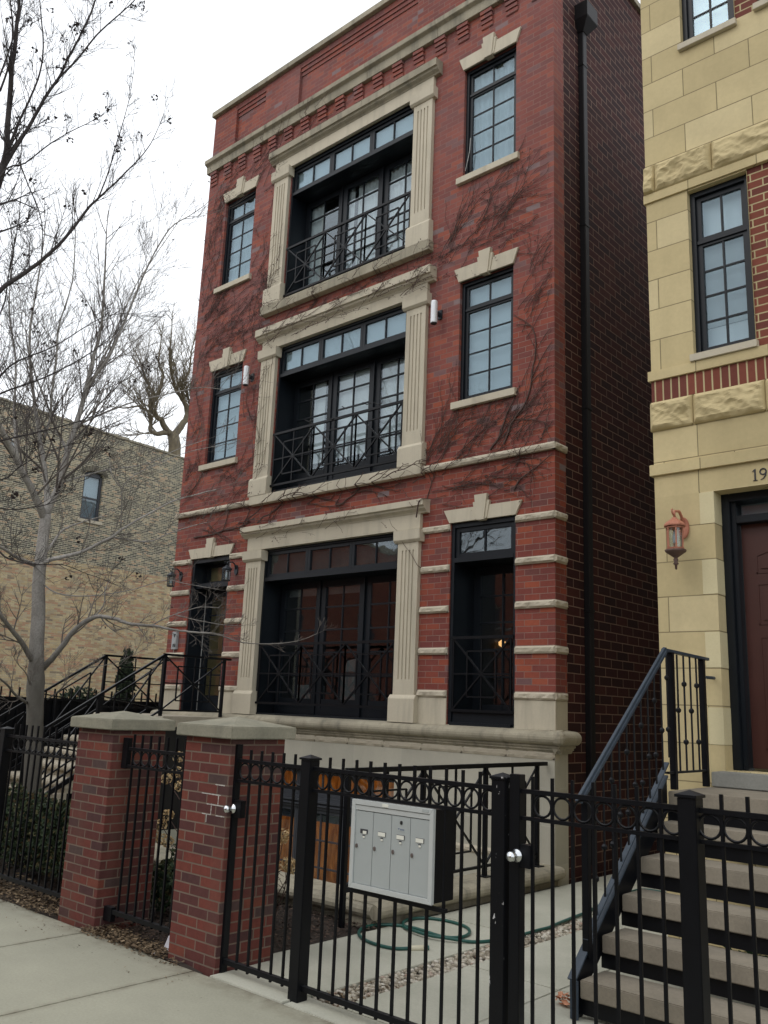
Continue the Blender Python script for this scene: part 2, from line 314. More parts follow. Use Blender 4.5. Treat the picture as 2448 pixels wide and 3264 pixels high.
# ------------------------------------------------------------------ geometry helpers
ORG = {}
def thing(name, loc, label, cat, group=None):
    o = bpy.data.objects.new(name, None); COL.objects.link(o); o.location = loc; o.empty_display_size = .2
    o['label'] = label; o['category'] = cat
    if group: o['group'] = group
    ORG[o.name] = V(loc); return o
def tag(o, label, cat, group=None):
    o['label'] = label; o['category'] = cat
    if group: o['group'] = group
    return o
class MB:
    def __init__(s): s.v = []; s.f = []
    def add(s, vs, fs):
        k = len(s.v); s.v += [tuple(p) for p in vs]; s.f += [tuple(i+k for i in f) for f in fs]
    def box(s, x0, x1, y0, y1, z0, z1):
        s.add([(x0, y0, z0), (x1, y0, z0), (x1, y1, z0), (x0, y1, z0), (x0, y0, z1), (x1, y0, z1), (x1, y1, z1), (x0, y1, z1)],
              [(0, 3, 2, 1), (4, 5, 6, 7), (0, 1, 5, 4), (1, 2, 6, 5), (2, 3, 7, 6), (3, 0, 4, 7)]); return s
    def quad(s, a, b, c, d): s.add([a, b, c, d], [(0, 1, 2, 3)]); return s
    def bar(s, p, q, w, d=None, upv=None):
        p = V(p); q = V(q); d = d or w; t = (q-p).normalized()
        u = V(upv) if upv else (V((0, 0, 1)) if abs(t.z) < .95 else V((0, 1, 0)))
        a = t.cross(u).normalized(); c = a.cross(t).normalized()
        a = a*w/2; c = c*d/2
        s.add([p-a-c, p+a-c, p+a+c, p-a+c, q-a-c, q+a-c, q+a+c, q-a+c], [(0, 3, 2, 1), (4, 5, 6, 7), (0, 1, 5, 4), (1, 2, 6, 5), (2, 3, 7, 6), (3, 0, 4, 7)]); return s
    def prism(s, prof, x0, x1, axis='x'):
        # prof: list of (y,z) closed polygon, extruded along x (or, axis y: list of (x,z))
        n = len(prof)
        if axis == 'x': a = [(x0, p, q) for p, q in prof]; b = [(x1, p, q) for p, q in prof]
        elif axis == 'y': a = [(p, x0, q) for p, q in prof]; b = [(p, x1, q) for p, q in prof]
        else: a = [(p, q, x0) for p, q in prof]; b = [(p, q, x1) for p, q in prof]
        s.add(a+b, [tuple(range(n)), tuple(range(2*n-1, n-1, -1))]+[(i, n+i, n+(i+1) % n, (i+1) % n) for i in range(n)]); return s
    def tube(s, pts, rads, n=6, cap=True):
        pts = [V(p) for p in pts]
        if isinstance(rads, (int, float)): rads = [rads]*len(pts)
        k = len(s.v); ref = None; m = len(pts)
        for i, p in enumerate(pts):
            t = (pts[min(i+1, m-1)]-pts[max(i-1, 0)])
            t = t.normalized() if t.length > 1e-9 else V((0, 0, 1))
            if ref is None: ref = t.orthogonal().normalized()
            a = (ref-t*ref.dot(t)); a = a.normalized() if a.length > 1e-6 else t.orthogonal().normalized(); ref = a; b = t.cross(a)
            for j in range(n):
                an = 2*pi*j/n; s.v.append(tuple(p+(a*cos(an)+b*sin(an))*rads[i]))
        for i in range(m-1):
            for j in range(n):
                s.f.append((k+i*n+j, k+i*n+(j+1) % n, k+(i+1)*n+(j+1) % n, k+(i+1)*n+j))
        if cap and n > 2:
            s.f.append(tuple(k+j for j in range(n))[::-1]); s.f.append(tuple(k+(m-1)*n+j for j in range(n)))
        return s
    def lathe(s, c, prof, n=16, sx=1.0):
        # prof [(r,z)] about the vertical axis through c
        k = len(s.v)
        for r, z in prof:
            for j in range(n): s.v.append((c[0]+r*cos(2*pi*j/n)*sx, c[1]+r*sin(2*pi*j/n), c[2]+z))
        m = len(prof)
        for i in range(m-1):
            for j in range(n): s.f.append((k+i*n+j, k+i*n+(j+1) % n, k+(i+1)*n+(j+1) % n, k+(i+1)*n+j))
        s.f.append(tuple(k+j for j in range(n))[::-1]); s.f.append(tuple(k+(m-1)*n+j for j in range(n))); return s
    def torus(s, c, R, r, n=20, m=6, flat=1.0):
        k = len(s.v)
        for i in range(n):
            a = 2*pi*i/n
            for j in range(m):
                b = 2*pi*j/m; q = R+r*cos(b)
                s.v.append((c[0]+q*cos(a), c[1]+r*flat*sin(b), c[2]+q*sin(a)))
        for i in range(n):
            for j in range(m): s.f.append((k+i*m+j, k+((i+1) % n)*m+j, k+((i+1) % n)*m+(j+1) % m, k+i*m+(j+1) % m))
        return s
    def rock(s, O, U, Vv, Nn, w, h, amp, res=.03, seed=0, fq=1.0):
        # rough split face: a height field on a rectangle, edges pinned back
        O = V(O); U = V(U); Vv = V(Vv); Nn = V(Nn); nx = max(2, int(w/res)); nz_ = max(3, int(h/res)); k = len(s.v)
        for j in range(nz_+1):
            for i in range(nx+1):
                a, b = i/nx, j/nz_; e = min(1, 5*min(a*w, (1-a)*w, b*h, (1-b)*h)/min(w, h)*1.4)
                q = V((a*w*6*fq+seed, b*h*9*fq, seed*3.7))
                hh = (.55+(.5*noise.noise(q)+.35*noise.noise(q*2.7) if fq == 1 else .75*(1-2*abs(noise.noise(q)))-.35+.3*(1-2*abs(noise.noise(q*2.3+V((3, 1, 2))))))+.18*noise.noise(q*6))*e + .15*(1 if 0 < i < nx and 0 < j < nz_ else 0)
                s.v.append(tuple(O+U*(a*w)+Vv*(b*h)+Nn*(amp*hh)))
        for j in range(nz_):
            for i in range(nx):
                p = k+j*(nx+1)+i; s.f.append((p, p+1, p+nx+2, p+nx+1))
        return s
    def wall(s, x0, x1, z0, z1, holes, y, d, flip=False):
        # front face at y with rectangular holes, reveals of depth d
        xs = sorted({x0, x1, *[h[0] for h in holes], *[h[1] for h in holes]}); zs = sorted({z0, z1, *[h[2] for h in holes], *[h[3] for h in holes]})
        xs = [x for x in xs if x0 <= x <= x1]; zs = [z for z in zs if z0 <= z <= z1]
        for i in range(len(xs)-1):
            for j in range(len(zs)-1):
                cx, cz = (xs[i]+xs[i+1])/2, (zs[j]+zs[j+1])/2
                if any(h[0] < cx < h[1] and h[2] < cz < h[3] for h in holes): continue
                s.quad((xs[i], y, zs[j]), (xs[i+1], y, zs[j]), (xs[i+1], y, zs[j+1]), (xs[i], y, zs[j+1]))
        for a, b, c, e in holes:
            s.quad((a, y, c), (a, y, e), (a, y+d, e), (a, y+d, c)); s.quad((b, y, c), (b, y+d, c), (b, y+d, e), (b, y, e))
            s.quad((a, y, e), (b, y, e), (b, y+d, e), (a, y+d, e)); s.quad((a, y, c), (a, y+d, c), (b, y+d, c), (b, y, c))
        return s
    def room(s, x0, x1, y0, y1, z0, z1):
        s.quad((x0, y1, z0), (x1, y1, z0), (x1, y1, z1), (x0, y1, z1)); s.quad((x0, y0, z0), (x0, y1, z0), (x0, y1, z1), (x0, y0, z1))
        s.quad((x1, y0, z0), (x1, y0, z1), (x1, y1, z1), (x1, y1, z0)); s.quad((x0, y0, z0), (x1, y0, z0), (x1, y1, z0), (x0, y1, z0))
        s.quad((x0, y0, z1), (x0, y1, z1), (x1, y1, z1), (x1, y0, z1)); return s
    def build(s, name, mat, parent=None, bevel=0, smooth=False, kind=None, label=None):
        root = parent
        while root is not None and root.parent is not None: root = root.parent
        org = ORG[root.name] if root is not None else V((0, 0, 0))
        me = bpy.data.meshes.new(name); me.from_pydata([tuple(V(p)-org) for p in s.v], [], s.f); me.materials.append(M[mat] if isinstance(mat, str) else mat)
        if smooth:
            for p in me.polygons: p.use_smooth = True
        me.update()
        o = bpy.data.objects.new(name, me); COL.objects.link(o)
        if parent is not None: o.parent = parent
        if bevel:
            bm = bmesh.new(); bm.from_mesh(me); bmesh.ops.recalc_face_normals(bm, faces=bm.faces)
            ed = [e for e in bm.edges if len(e.link_faces) == 2 and e.calc_face_angle(0) > .5]
            bmesh.ops.bevel(bm, geom=ed, offset=bevel, segments=2, affect='EDGES', clamp_overlap=True); bm.to_mesh(me); bm.free()
        if kind: o['kind'] = kind
        if label: o['label'] = label
        return o
def at(u, v, x=None, y=None):
    d = RT*((u-1224)/FPX)+DN*((v-1632)/FPX)+FW
    return CAM+d*((x/d.x) if x is not None else (y/d.y))
HB = lambda: MB()

# ------------------------------------------------------------------ the setting
b = MB()
def rects(b, X0, X1, Y0, Y1, hole, z):
    a, c, d, e = hole
    for r in ((X0, a, Y0, Y1), (c, X1, Y0, Y1), (a, c, Y0, d), (a, c, e, Y1)): b.quad((r[0], r[2], z), (r[1], r[2], z), (r[1], r[3], z), (r[0], r[3], z))
PIT = (-10.35, -5.16, 5.95, 11.1)
rects(b, -900, 900, -900, 900, PIT, -.10); b.build('ground', 'grass', kind='structure')
b = MB(); b.quad((-400, -10.5, -.09), (400, -10.5, -.09), (400, -1.6, -.09), (-400, -1.6, -.09)); b.build('road', 'asphalt', kind='structure')
b = MB(); b.box(-60, 60, -1.6, -1.45, -.1, .03); b.box(-60, 60, -10.65, -10.5, -.1, .03); b.build('street_kerb', 'walk2', kind='structure', bevel=.015)
b = MB(); x = -4.945-1.29*18
while x < 12:
    b.box(x+.004, x+1.286, 2.02, 3.845, -.08, 0.0); x += 1.29
b.build('sidewalk', 'walk', kind='structure', bevel=.004)
b = MB(); b.quad((-60, 1.9, -.03), (20, 1.9, -.03), (20, 3.86, -.03), (-60, 3.86, -.03)); b.build('joint_bed', 'joint', kind='structure')
b = MB(); b.box(-60, 20, -1.45, 2.0, -.09, -.02); b.build('parkway', 'grass', kind='structure')
# yard walk: threshold strip, left slabs, right slabs, gangway
b = MB(); b.box(-4.80, -4.115, 3.855, 4.10, -.08, .002); b.box(-4.105, 6, 3.86, 4.06, -.08, -.004)
for y0, y1 in ((4.105, 6.35), (6.357, 8.6), (8.607, 12), (12.007, 16)): b.box(-4.93, -4.085, y0, y1, -.08, .0)
for x0, x1 in ((-3.86, -3.155), (-3.148, -1.9), (-1.893, -.6), (-.593, 6)):
    for y0, y1 in ((4.065, 5.35), (5.357, 7.2)): b.box(x0, x1, y0, y1, -.08, -.004)
b.box(-4.078, -3.26, 7.207, 16, -.08, -.004); b.build('yard_path', 'walk2', kind='structure', bevel=.004)
b = MB(); b.quad((-4.1, 4.05, -.045), (-3.84, 4.05, -.045), (-3.84, 7.3, -.045), (-4.1, 7.3, -.045)); b.build('gravel_bed', 'joint', kind='structure')
# planting bed soil
b = MB()
nx, ny = 60, 14
for j in range(ny):
    for i in range(nx):
        def P_(i, j):
            x = -16+(-4.93+16)*i/nx; y = 3.86+(5.66-3.86)*j/ny
            return (x, y, -.02+.03*noise.noise(V((x*3, y*3, 0)))+.015*noise.noise(V((x*11, y*11, 4))))
        b.quad(P_(i, j), P_(i+1, j), P_(i+1, j+1), P_(i, j+1))
b.build('planting_bed', 'soil', kind='structure', smooth=True)
# loose stuff: mulch, litter, pebbles
def chips(b, n_, xr, yr, s, zf=0.0, up_=.02, flat=.35, accept=None):
    for _ in range(n_):
        x = random.uniform(*xr); y = random.uniform(*yr)
        if accept and not accept(x, y): continue
        z = zf+random.random()*up_; a = random.uniform(0, 2*pi); r = s*random.uniform(.5, 1.2); t = random.uniform(-.6, .6); e = random.uniform(.3, .7)
        u = V((cos(a), sin(a), t*.5))*r; w = V((-sin(a), cos(a), random.uniform(-.5, .5)))*r*e
        c = V((x, y, z)); b.add([c-u, c+w, c+u*1.05+V((0, 0, r*.3)), c-w+V((0, 0, r*.3))], [(0, 1, 2, 3)])
b = MB(); chips(b, 9000, (-8, -4.94), (3.95, 5.62), .016, 0, .02); b.build('bark_mulch', 'mulch', kind='stuff')
b = MB()
chips(b, 3600, (-9.5, -6.78), (3.82, 4.2), .017, 0, .045)
chips(b, 1300, (-6.3, -5.33), (3.81, 4.02), .015, 0, .035); chips(b, 300, (-6.3, -5.1), (3.78, 3.90), .012, 0, .01)
chips(b, 260, (-4.1, -3.84), (4.03, 4.6), .018, -.03, .03); chips(b, 120, (-7.5, -4.8), (3.5, 3.86), .008, .002, .004); chips(b, 500, (-12, -8), (4.2, 5.2), .03, 0, .03)
b.build('leaf_litter', 'litter', kind='stuff')
b = MB()
for _ in range(1500):
    x = random.uniform(-4.08, -3.86); y = random.uniform(4.08, 7.2); r = random.uniform(.010, .024)
    c = V((x, y, -.03+r*.5+random.random()*.012)); ax = [V((random.gauss(0, 1), random.gauss(0, 1), random.gauss(0, 1))).normalized() for _ in range(2)]
    sx, sy, sz = r*random.uniform(.8, 1.3), r*random.uniform(.7, 1.1), r*random.uniform(.5, .8); a = random.uniform(0, pi)
    vs = []
    for la in (-.6, .6):
        for k in range(6):
            t = k*pi/3+a; vs.append((c.x+sx*cos(t)*cos(la), c.y+sy*sin(t)*cos(la), c.z+sz*sin(la)))
    vs += [(c.x, c.y, c.z-sz), (c.x, c.y, c.z+sz)]
    b.add(vs, [(k, (k+1) % 6, 6+(k+1) % 6, 6+k) for k in range(6)]+[(6+k, 6+(k+1) % 6, 13) for k in range(6)]+[((k+1) % 6, k, 12) for k in range(6)])
b.build('river_pebbles', 'pebble', kind='stuff', smooth=True)

# ------------------------------------------------------------------ red brick house
YF = 8.54; XL, XR = -12.40, -5.05; CX = -8.72
H = thing('brick_row_house', (CX, YF, 0), 'three storey red brick house with limestone pilasters and black balcony railings', 'house')
# openings (x0,x1,z0,z1)
O3 = (-10.07, -7.37, 8.08, 10.50); O2 = (-10.07, -7.37, 4.86, 7.28); O1 = (-10.09, -7.37, 1.53, 4.00)
R3 = (-6.48, -5.62, 8.86, 10.55); R2 = (-6.48, -5.64, 5.61, 7.28); R1 = (-6.54, -5.58, 1.53, 4.00)
L3 = (-11.83, -11.00, 8.86, 10.53); L2 = (-11.81, -10.98, 5.60, 7.26); D1 = (-11.90, -10.91, 1.50, 3.98)
holes = [O3, O2, O1, R3, R2, R1, L3, L2, D1]
b = MB(); b.wall(XL, XR, 1.40, 11.60, holes, YF, .13)
for x0, x1 in ((XL, -11.75), (-10.93, -10.04), (-7.40, -6.51), (-5.69, XR)): b.wall(x0, x1, 11.60, 12.56, [], YF, .1)
for x0, x1 in ((-11.75, -10.93), (-10.04, -7.40), (-6.51, -5.69)):
    b.wall(x0, x1, 11.60, 12.33, [], YF+.055, .1)
    b.quad((x0, YF, 11.6), (x0, YF, 12.5), (x0, YF+.055, 12.5), (x0, YF+.055, 11.6)); b.quad((x1, YF, 11.6), (x1, YF+.055, 11.6), (x1, YF+.055, 12.5), (x1, YF, 12.5))
    for k, (za, zb) in enumerate(((12.30, 12.373), (12.373, 12.446), (12.446, 12.56))): b.box(x0, x1, YF+.04-.018*k, YF+.2, za, zb)
# short return of face brick, then left side
b.quad((XR, YF, 1.4), (XR, YF+.245, 1.4), (XR, YF+.245, 12.56), (XR, YF, 12.56)); b.quad((XL, YF, 1.4), (XL, YF, 12.56), (XL, YF+.245, 12.56), (XL, YF+.245, 1.4))
b.build('front_wall', 'brick', H)
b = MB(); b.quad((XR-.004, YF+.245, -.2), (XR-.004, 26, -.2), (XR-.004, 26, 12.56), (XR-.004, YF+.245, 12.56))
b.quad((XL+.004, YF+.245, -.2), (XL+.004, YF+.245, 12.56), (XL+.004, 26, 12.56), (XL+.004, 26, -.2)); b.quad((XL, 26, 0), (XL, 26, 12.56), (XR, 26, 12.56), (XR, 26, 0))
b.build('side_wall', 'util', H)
b = MB(); b.box(XL+.3, XR-.3, YF+.3, 25.8, 12.0, 12.1); b.build('roof', 'asphalt', H)
b = MB(); b.box(XL-.045, XR+.05, 8.475, 8.86, 12.56, 12.665); b.box(XR-.3, XR+.05, 8.862, 26, 12.56, 12.66); b.box(XL-.045, XL+.3, 8.862, 26, 12.56, 12.66)
b.build('parapet_coping', 'limedark', H, bevel=.006)
# string course, in lengths
b = MB(); pr = [(8.55, 11.33), (8.475, 11.33), (8.465, 11.47), (8.41, 11.50), (8.405, 11.58), (8.55, 11.60)]
xs = [XL-.04, -11.1, -9.75, -8.35, -6.95, -5.9, XR+.045]
for a, c in zip(xs, xs[1:]): b.prism(pr, a+.0015, c-.0015)
b.prism([(XR-.02, 11.33), (XR+.07, 11.33), (XR+.08, 11.47), (XR+.13, 11.5), (XR+.13, 11.58), (XR-.02, 11.6)], 8.47, 8.78, 'y')
b.build('string_course', 'limedark', H, bevel=.004)
# dentils
for k in range(-2, 16):
    c = -6.10-.41*k; b = MB()
    for j in range(4): b.box(c-.095, c+.095, YF-.018-.013*j, YF+.01, 11.06+.069*j, 11.06+.069*j+.052)
    b.box(c-.09, c+.09, YF-.012, YF+.01, 11.05, 11.335); b.build('corbel', 'brick', H)
# belt course
b = MB(); xs = [XL-.05, -11.6, -10.46]
def belt(a, c):
    b.box(a, c, 8.485, 8.56, 4.725, 4.80)
    b.rock((a, 8.487, 4.722), (1, 0, 0), (0, 0, 1), (0, -1, 0), c-a, .082, .022, .025, a*7)
belt(XL-.03, -11.5); belt(-11.497, -10.44); b.build('belt_course', 'limerock', H); b = MB(); belt(-7.0, -5.95); belt(-5.947, XR+.03)
b.box(XR-.02, XR+.03, 8.49, 8.78, 4.725, 4.80); b.rock((XR+.03, 8.49, 4.722), (0, 1, 0), (0, 0, 1), (1, 0, 0), .29, .082, .03, .025, 3)
b.build('belt_course', 'limerock', H)
# quoin bands
def band(name, a, c, z, ret=0):
    b = MB(); b.box(a, c, 8.52, 8.56, z-.085, z); b.rock((a, 8.52, z-.085), (1, 0, 0), (0, 0, 1), (0, -1, 0), c-a, .085, .030, .02, a*3+z*5)
    if ret: b.box(XR-.01, XR+.012, 8.52, 8.785, z-.085, z); b.rock((XR+.012, 8.50, z-.085), (0, 1, 0), (0, 0, 1), (1, 0, 0), .285, .085, .03, .02, z*5)
    b.build(name, 'limerock', H)
for k in range(5):
    z = 3.99-.511*k
    band('rough_stone_band', -7.0, R1[0]-.003, z); band('rough_stone_band', R1[1]+.003, XR+.012, z, 1)
    band('rough_stone_band', XL-.01, D1[0]-.003, z); band('rough_stone_band', D1[1]+.003, -10.44, z)
# smooth base stones under the last band
for a, c in ((-7.0, R1[0]-.003), (R1[1]+.003, XR+.006), (XL-.006, D1[0]-.003), (D1[1]+.003, -10.44)):
    b = MB(); b.box(a, c, 8.525, 8.57, 1.54, 1.858); b.build('base_stone', 'lime', H, bevel=.003)
b = MB(); b.box(XR-.01, XR+.006, 8.571, 8.785, 1.54, 1.858); b.build('base_stone', 'lime', H, bevel=.002)
# pilasters with real flutes
def pilaster(x0, x1, zb, zp, zc0, zc1):
    b = MB(); yb = 8.478; b.box(x0, x1, yb+.014, 8.56, zp, zc0)
    w = x1-x0; fl = [x0+w*.24+k*w*.173 for k in range(4)]
    ed = [x0]+[q for f in fl for q in (f-.0115, f+.0115)]+[x1]
    for i in range(0, len(ed), 2): b.box(ed[i], ed[i+1], yb, yb+.0145, zp+.20, zc0-.12)
    b.box(x0, x1, yb, yb+.0145, zp, zp+.2); b.box(x0, x1, yb, yb+.0145, zc0-.12, zc0)
    sh = b.build('pilaster', 'lime', H)
    b = MB(); b.prism([(8.57, zb), (8.44, zb), (8.44, zp-.035), (8.475, zp+.01), (8.57, zp+.01)], x0-.045, x1+.035); b.build('plinth', 'lime', sh, bevel=.003)
    b = MB(); b.prism([(8.57, zc0-.02), (8.465, zc0-.02), (8.435, zc0+.012), (8.43, zc1), (8.57, zc1)], x0-.05, x1+.05); b.build('capital', 'lime', sh, bevel=.003)
FLO = [(8.06, 8.38, 10.36, 10.52), (4.84, 5.13, 7.12, 7.27), (1.545, 1.87, 3.83, 3.97)]
for zb, zp, c0, c1 in FLO: pilaster(-10.43, -10.085, zb, zp, c0, c1); pilaster(-7.355, -7.01, zb, zp, c0, c1)
# entablatures
for (zo, z0, z1, z2, nm) in ((10.50, 10.70, 10.78, 10.90, 3), (7.27, 7.43, 7.51, 7.63, 2), (3.985, 4.18, 4.26, 4.345, 1)):
    b = MB(); seams = [-10.44, -9.55, -8.3, -7.0]
    for a, c in zip(seams, seams[1:]): b.box(a+.001, c-.001, 8.485, 8.57, zo, z0+.02)
    b.build('frieze', 'lime', H, bevel=.002)
    b = MB(); pr = [(8.57, z0), (8.478, z0), (8.468, z0+.018), (8.45, z0+.03), (8.422, z0+.05), (8.415, z1-.01), (8.40, z1), (8.385, z1+.002), (8.385, z2), (8.57, z2+.015)]
    seams = [-10.53, -9.62, -8.36, -6.885]
    for a, c in zip(seams, seams[1:]): b.prism(pr, a+.001, c-.001)
    b.build('cornice', 'limedark' if nm == 3 else 'lime', H, bevel=.003)
# sills below the wide openings
b = MB(); b.box(-10.50, -9.1, 8.43, 8.9, 7.90, 8.055); b.box(-9.098, -6.96, 8.43, 8.9, 7.90, 8.055); b.build('window_sill', 'limedark', H, bevel=.005)
b = MB(); b.box(-10.44, -8.7, 8.445, 8.9, 4.70, 4.84); b.box(-8.698, -6.99, 8.445, 8.9, 4.70, 4.84); b.build('window_sill', 'lime', H, bevel=.005)
# small sills, lintels, keystones
for a, c, z in ((R3[0], R3[1], 8.86), (R2[0], R2[1], 5.61), (L3[0], L3[1], 8.86), (L2[0], L2[1], 5.60)):
    b = MB(); b.prism([(8.58, z-.115), (8.482, z-.115), (8.482, z-.022), (8.58, z-.002)], a-.075, c+.065); b.build('window_sill', 'lime', H, bevel=.004)
def lintel(a, c, z, h=.20, k=.36, fl=.085):
    m_ = (a+c)/2
    for s_, p in ((-1, a), (1, c)):
        b = MB(); pts = [(m_+s_*.06, z), (p+s_*.01, z), (p+s_*fl, z+h), (m_+s_*.10, z+h)]
        b.prism(pts if s_ < 0 else pts[::-1], 8.512, 8.57, 'y'); b.build('lintel', 'lime', H, bevel=.003)
    b = MB(); b.prism([(m_-.055, z-.012), (m_+.055, z-.012), (m_+.095, z+k-.03), (m_-.095, z+k-.03)], 8.485, 8.57, 'y')
    b.prism([(m_-.085, z+.004), (m_+.085, z+.004), (m_+.125, z+h+.055), (m_-.125, z+h+.055)], 8.50, 8.57, 'y'); b.build('keystone', 'lime', H, bevel=.003)
lintel(R3[0], R3[1], 10.55); lintel(R2[0], R2[1], 7.28); lintel(R1[0], R1[1], 4.0, .17, .34, .10)
lintel(L3[0], L3[1], 10.53); lintel(L2[0], L2[1], 7.26); lintel(D1[0], D1[1], 3.98, .17, .34, .10)
# torus water table and basement wall
b = MB()
def tor(yy):  # profile in (y,z)
    p = [(8.56, 1.375), (8.50, 1.30), (8.485, 1.33), (8.468, 1.335), (8.468, 1.355), (8.445, 1.365), (8.445, 1.385)]
    p += [(8.455-.085*sin(t)-.0, 1.462-.075*cos(t)) for t in [pi*i/9 for i in range(10)]]
    return p+[(8.53, 1.545), (8.56, 1.55)]
seams = [XL-.05, -11.1, -9.86, -9.1, -8.35, -7.45, -6.55, -5.75, XR+.09]
for a, c in zip(seams, seams[1:]): b.prism(tor(0), a+.0012, c-.0012)
b.prism([(XR+.5-8.5+ (8.5-q)+ (-.0) if False else XR+(8.54-q), z) for q, z in tor(0)], 8.455, 8.80, 'y')
b.lathe((XR+.085, 8.455, 1.387), [(.0, 0), (.05, .005), (.075, .03), (.086, .075), (.075, .12), (.05, .145), (0, .155)], 14)
b.build('water_table', 'limedark', H, smooth=False)
b = MB(); b.box(XL, XR+.01, 8.50, 8.6, 1.235, 1.325)
for i in range(12): b.rock((XL+i*.6135, 8.50, 1.235), (1, 0, 0), (0, 0, 1), (0, -1, 0), .61, .088, .02, .028, i*5)
b.build('rough_stone_course', 'limerock', H)
BW = (-10.0, -7.30, -.75, .86)
b = MB(); b.wall(XL, XR+.006, -1.3, 1.235, [BW], 8.505, .12); b.quad((XR+.006, 8.505, -.2), (XR+.006, 8.785, -.2), (XR+.006, 8.785, 1.33), (XR+.006, 8.505, 1.33))
b.build('basement_wall', 'limebase', H)
b = MB(); b.rock((-6.5, 8.505, .16), (1, 0, 0), (0, 0, 1), (0, -1, 0), .95, .085, .025, .028, 9); b.rock((-7.25, 8.505, .16), (1, 0, 0), (0, 0, 1), (0, -1, 0), .74, .085, .025, .028, 5)
b.build('rough_stone_course', 'limerock', H)

# windows -------------------------------------------------------------
def sash(b, x0, x1, z0, z1, y, cols, rows, fr=.045, mt=.018, d=.04):
    """frame bars with muntins; returns the glass rectangle"""
    b.box(x0, x0+fr, y, y+d, z0, z1); b.box(x1-fr, x1, y, y+d, z0, z1); b.box(x0+fr, x1-fr, y, y+d, z0, z0+fr); b.box(x0+fr, x1-fr, y, y+d, z1-fr, z1)
    gx0, gx1, gz0, gz1 = x0+fr, x1-fr, z0+fr, z1-fr
    for i in range(1, cols): c = gx0+(gx1-gx0)*i/cols; b.box(c-mt/2, c+mt/2, y+.006, y+d-.006, gz0, gz1)
    for j in range(1, rows): c = gz0+(gz1-gz0)*j/rows; b.box(gx0, gx1, y+.008, y+d-.008, c-mt/2, c+mt/2)
    return gx0, gx1, gz0, gz1
def pane(r, y, par, mat='glass'):
    b = MB(); b.box(r[0]-.005, r[1]+.005, y, y+.006, r[2]-.005, r[3]+.005); return b.build('pane', mat, par)
def fold(b, x0, x1, y, z0, z1, amp=.02, per=.09):
    n_ = max(4, int((x1-x0)/.015)); k = len(b.v)
    for j, z in enumerate((z0, (z0+z1)/2, z1)):
        for i in range(n_+1):
            x = x0+(x1-x0)*i/n_; b.v.append((x, y+amp*sin(x/per*2*pi+noise.noise(V((x*4, j*.3, 1)))*2), z))
    for j in range(2):
        for i in range(n_): p = k+j*(n_+1)+i; b.f.append((p, p+1, p+n_+2, p+n_+1))
def side_window(par, o, y, tr=.38, blind='blind', yb=.10, rows=4, name='window', bm_='blind'):
    x0, x1, z0, z1 = o; b = MB()
    # outer casing: stepped jambs
    b.box(x0, x0+.045, y-.01, y+.12, z0, z1); b.box(x1-.04, x1, y-.01, y+.12, z0, z1); b.box(x0+.045, x1-.04, y-.01, y+.12, z1-.05, z1); b.box(x0+.045, x1-.04, y-.01, y+.12, z0, z0+.03)
    a, c = x0+.045, x1-.04
    ztr = z1-.05-tr+.04
    g1 = sash(b, a+.001, c-.001, ztr, z1-.051, y+.02, 2, 1, .045, .018); g2 = sash(b, a+.001, c-.001, z0+.031, ztr-.004, y+.02, 2, rows, .045, .018)
    b.box(a, c, y+.005, y+.02, ztr-.022, ztr+.012)
    w = b.build(name, 'frame', par, bevel=.0015)
    pane(g1, y+.035, w, 'glasscoat'); pane(g2, y+.035, w, 'glasscoat')
    if blind == 'folds':
        q = MB(); fold(q, a, c, y+yb+.01, z0+.03, z1-.05, .016, .11); q.build('curtain', 'blind', w)
    elif blind == 'blind':
        q = MB(); q.quad((a, y+yb, z0+.03), (c, y+yb, z0+.03), (c, y+yb, z1-.05), (a, y+yb, z1-.05)); q.build('blind', bm_, w)
    elif blind == 'slats':
        q = MB(); q.quad((a, y+yb+.03, ztr), (c, y+yb+.03, ztr), (c, y+yb+.03, z1-.05), (a, y+yb+.03, z1-.05)); z = z0+.3
        while z < ztr: q.quad((a, y+yb+.035, z), (c, y+yb+.035, z), (c, y+yb, z+.045), (a, y+yb, z+.045)); z += .05
        q.quad((a, y+yb+.05, z0+.03), (c, y+yb+.05, z0+.03), (c, y+yb+.05, z0+.3), (a, y+yb+.05, z0+.3)); q.build('blind', bm_, w)
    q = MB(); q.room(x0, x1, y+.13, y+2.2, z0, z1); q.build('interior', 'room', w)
    return w
for o, bl in ((R3, 'folds'), (R2, 'blind'), (L3, 'folds'), (L2, 'blind')): side_window(H, o, 8.60, blind=bl, rows=4)
# loose white cord on the top right window
b = MB(); b.tube([at(1483, 545, y=8.57), at(1490, 515, y=8.56), at(1497, 480, y=8.57), at(1500, 440, y=8.585)], .005, 5); b.build('loose_cord', 'whiteline', H)

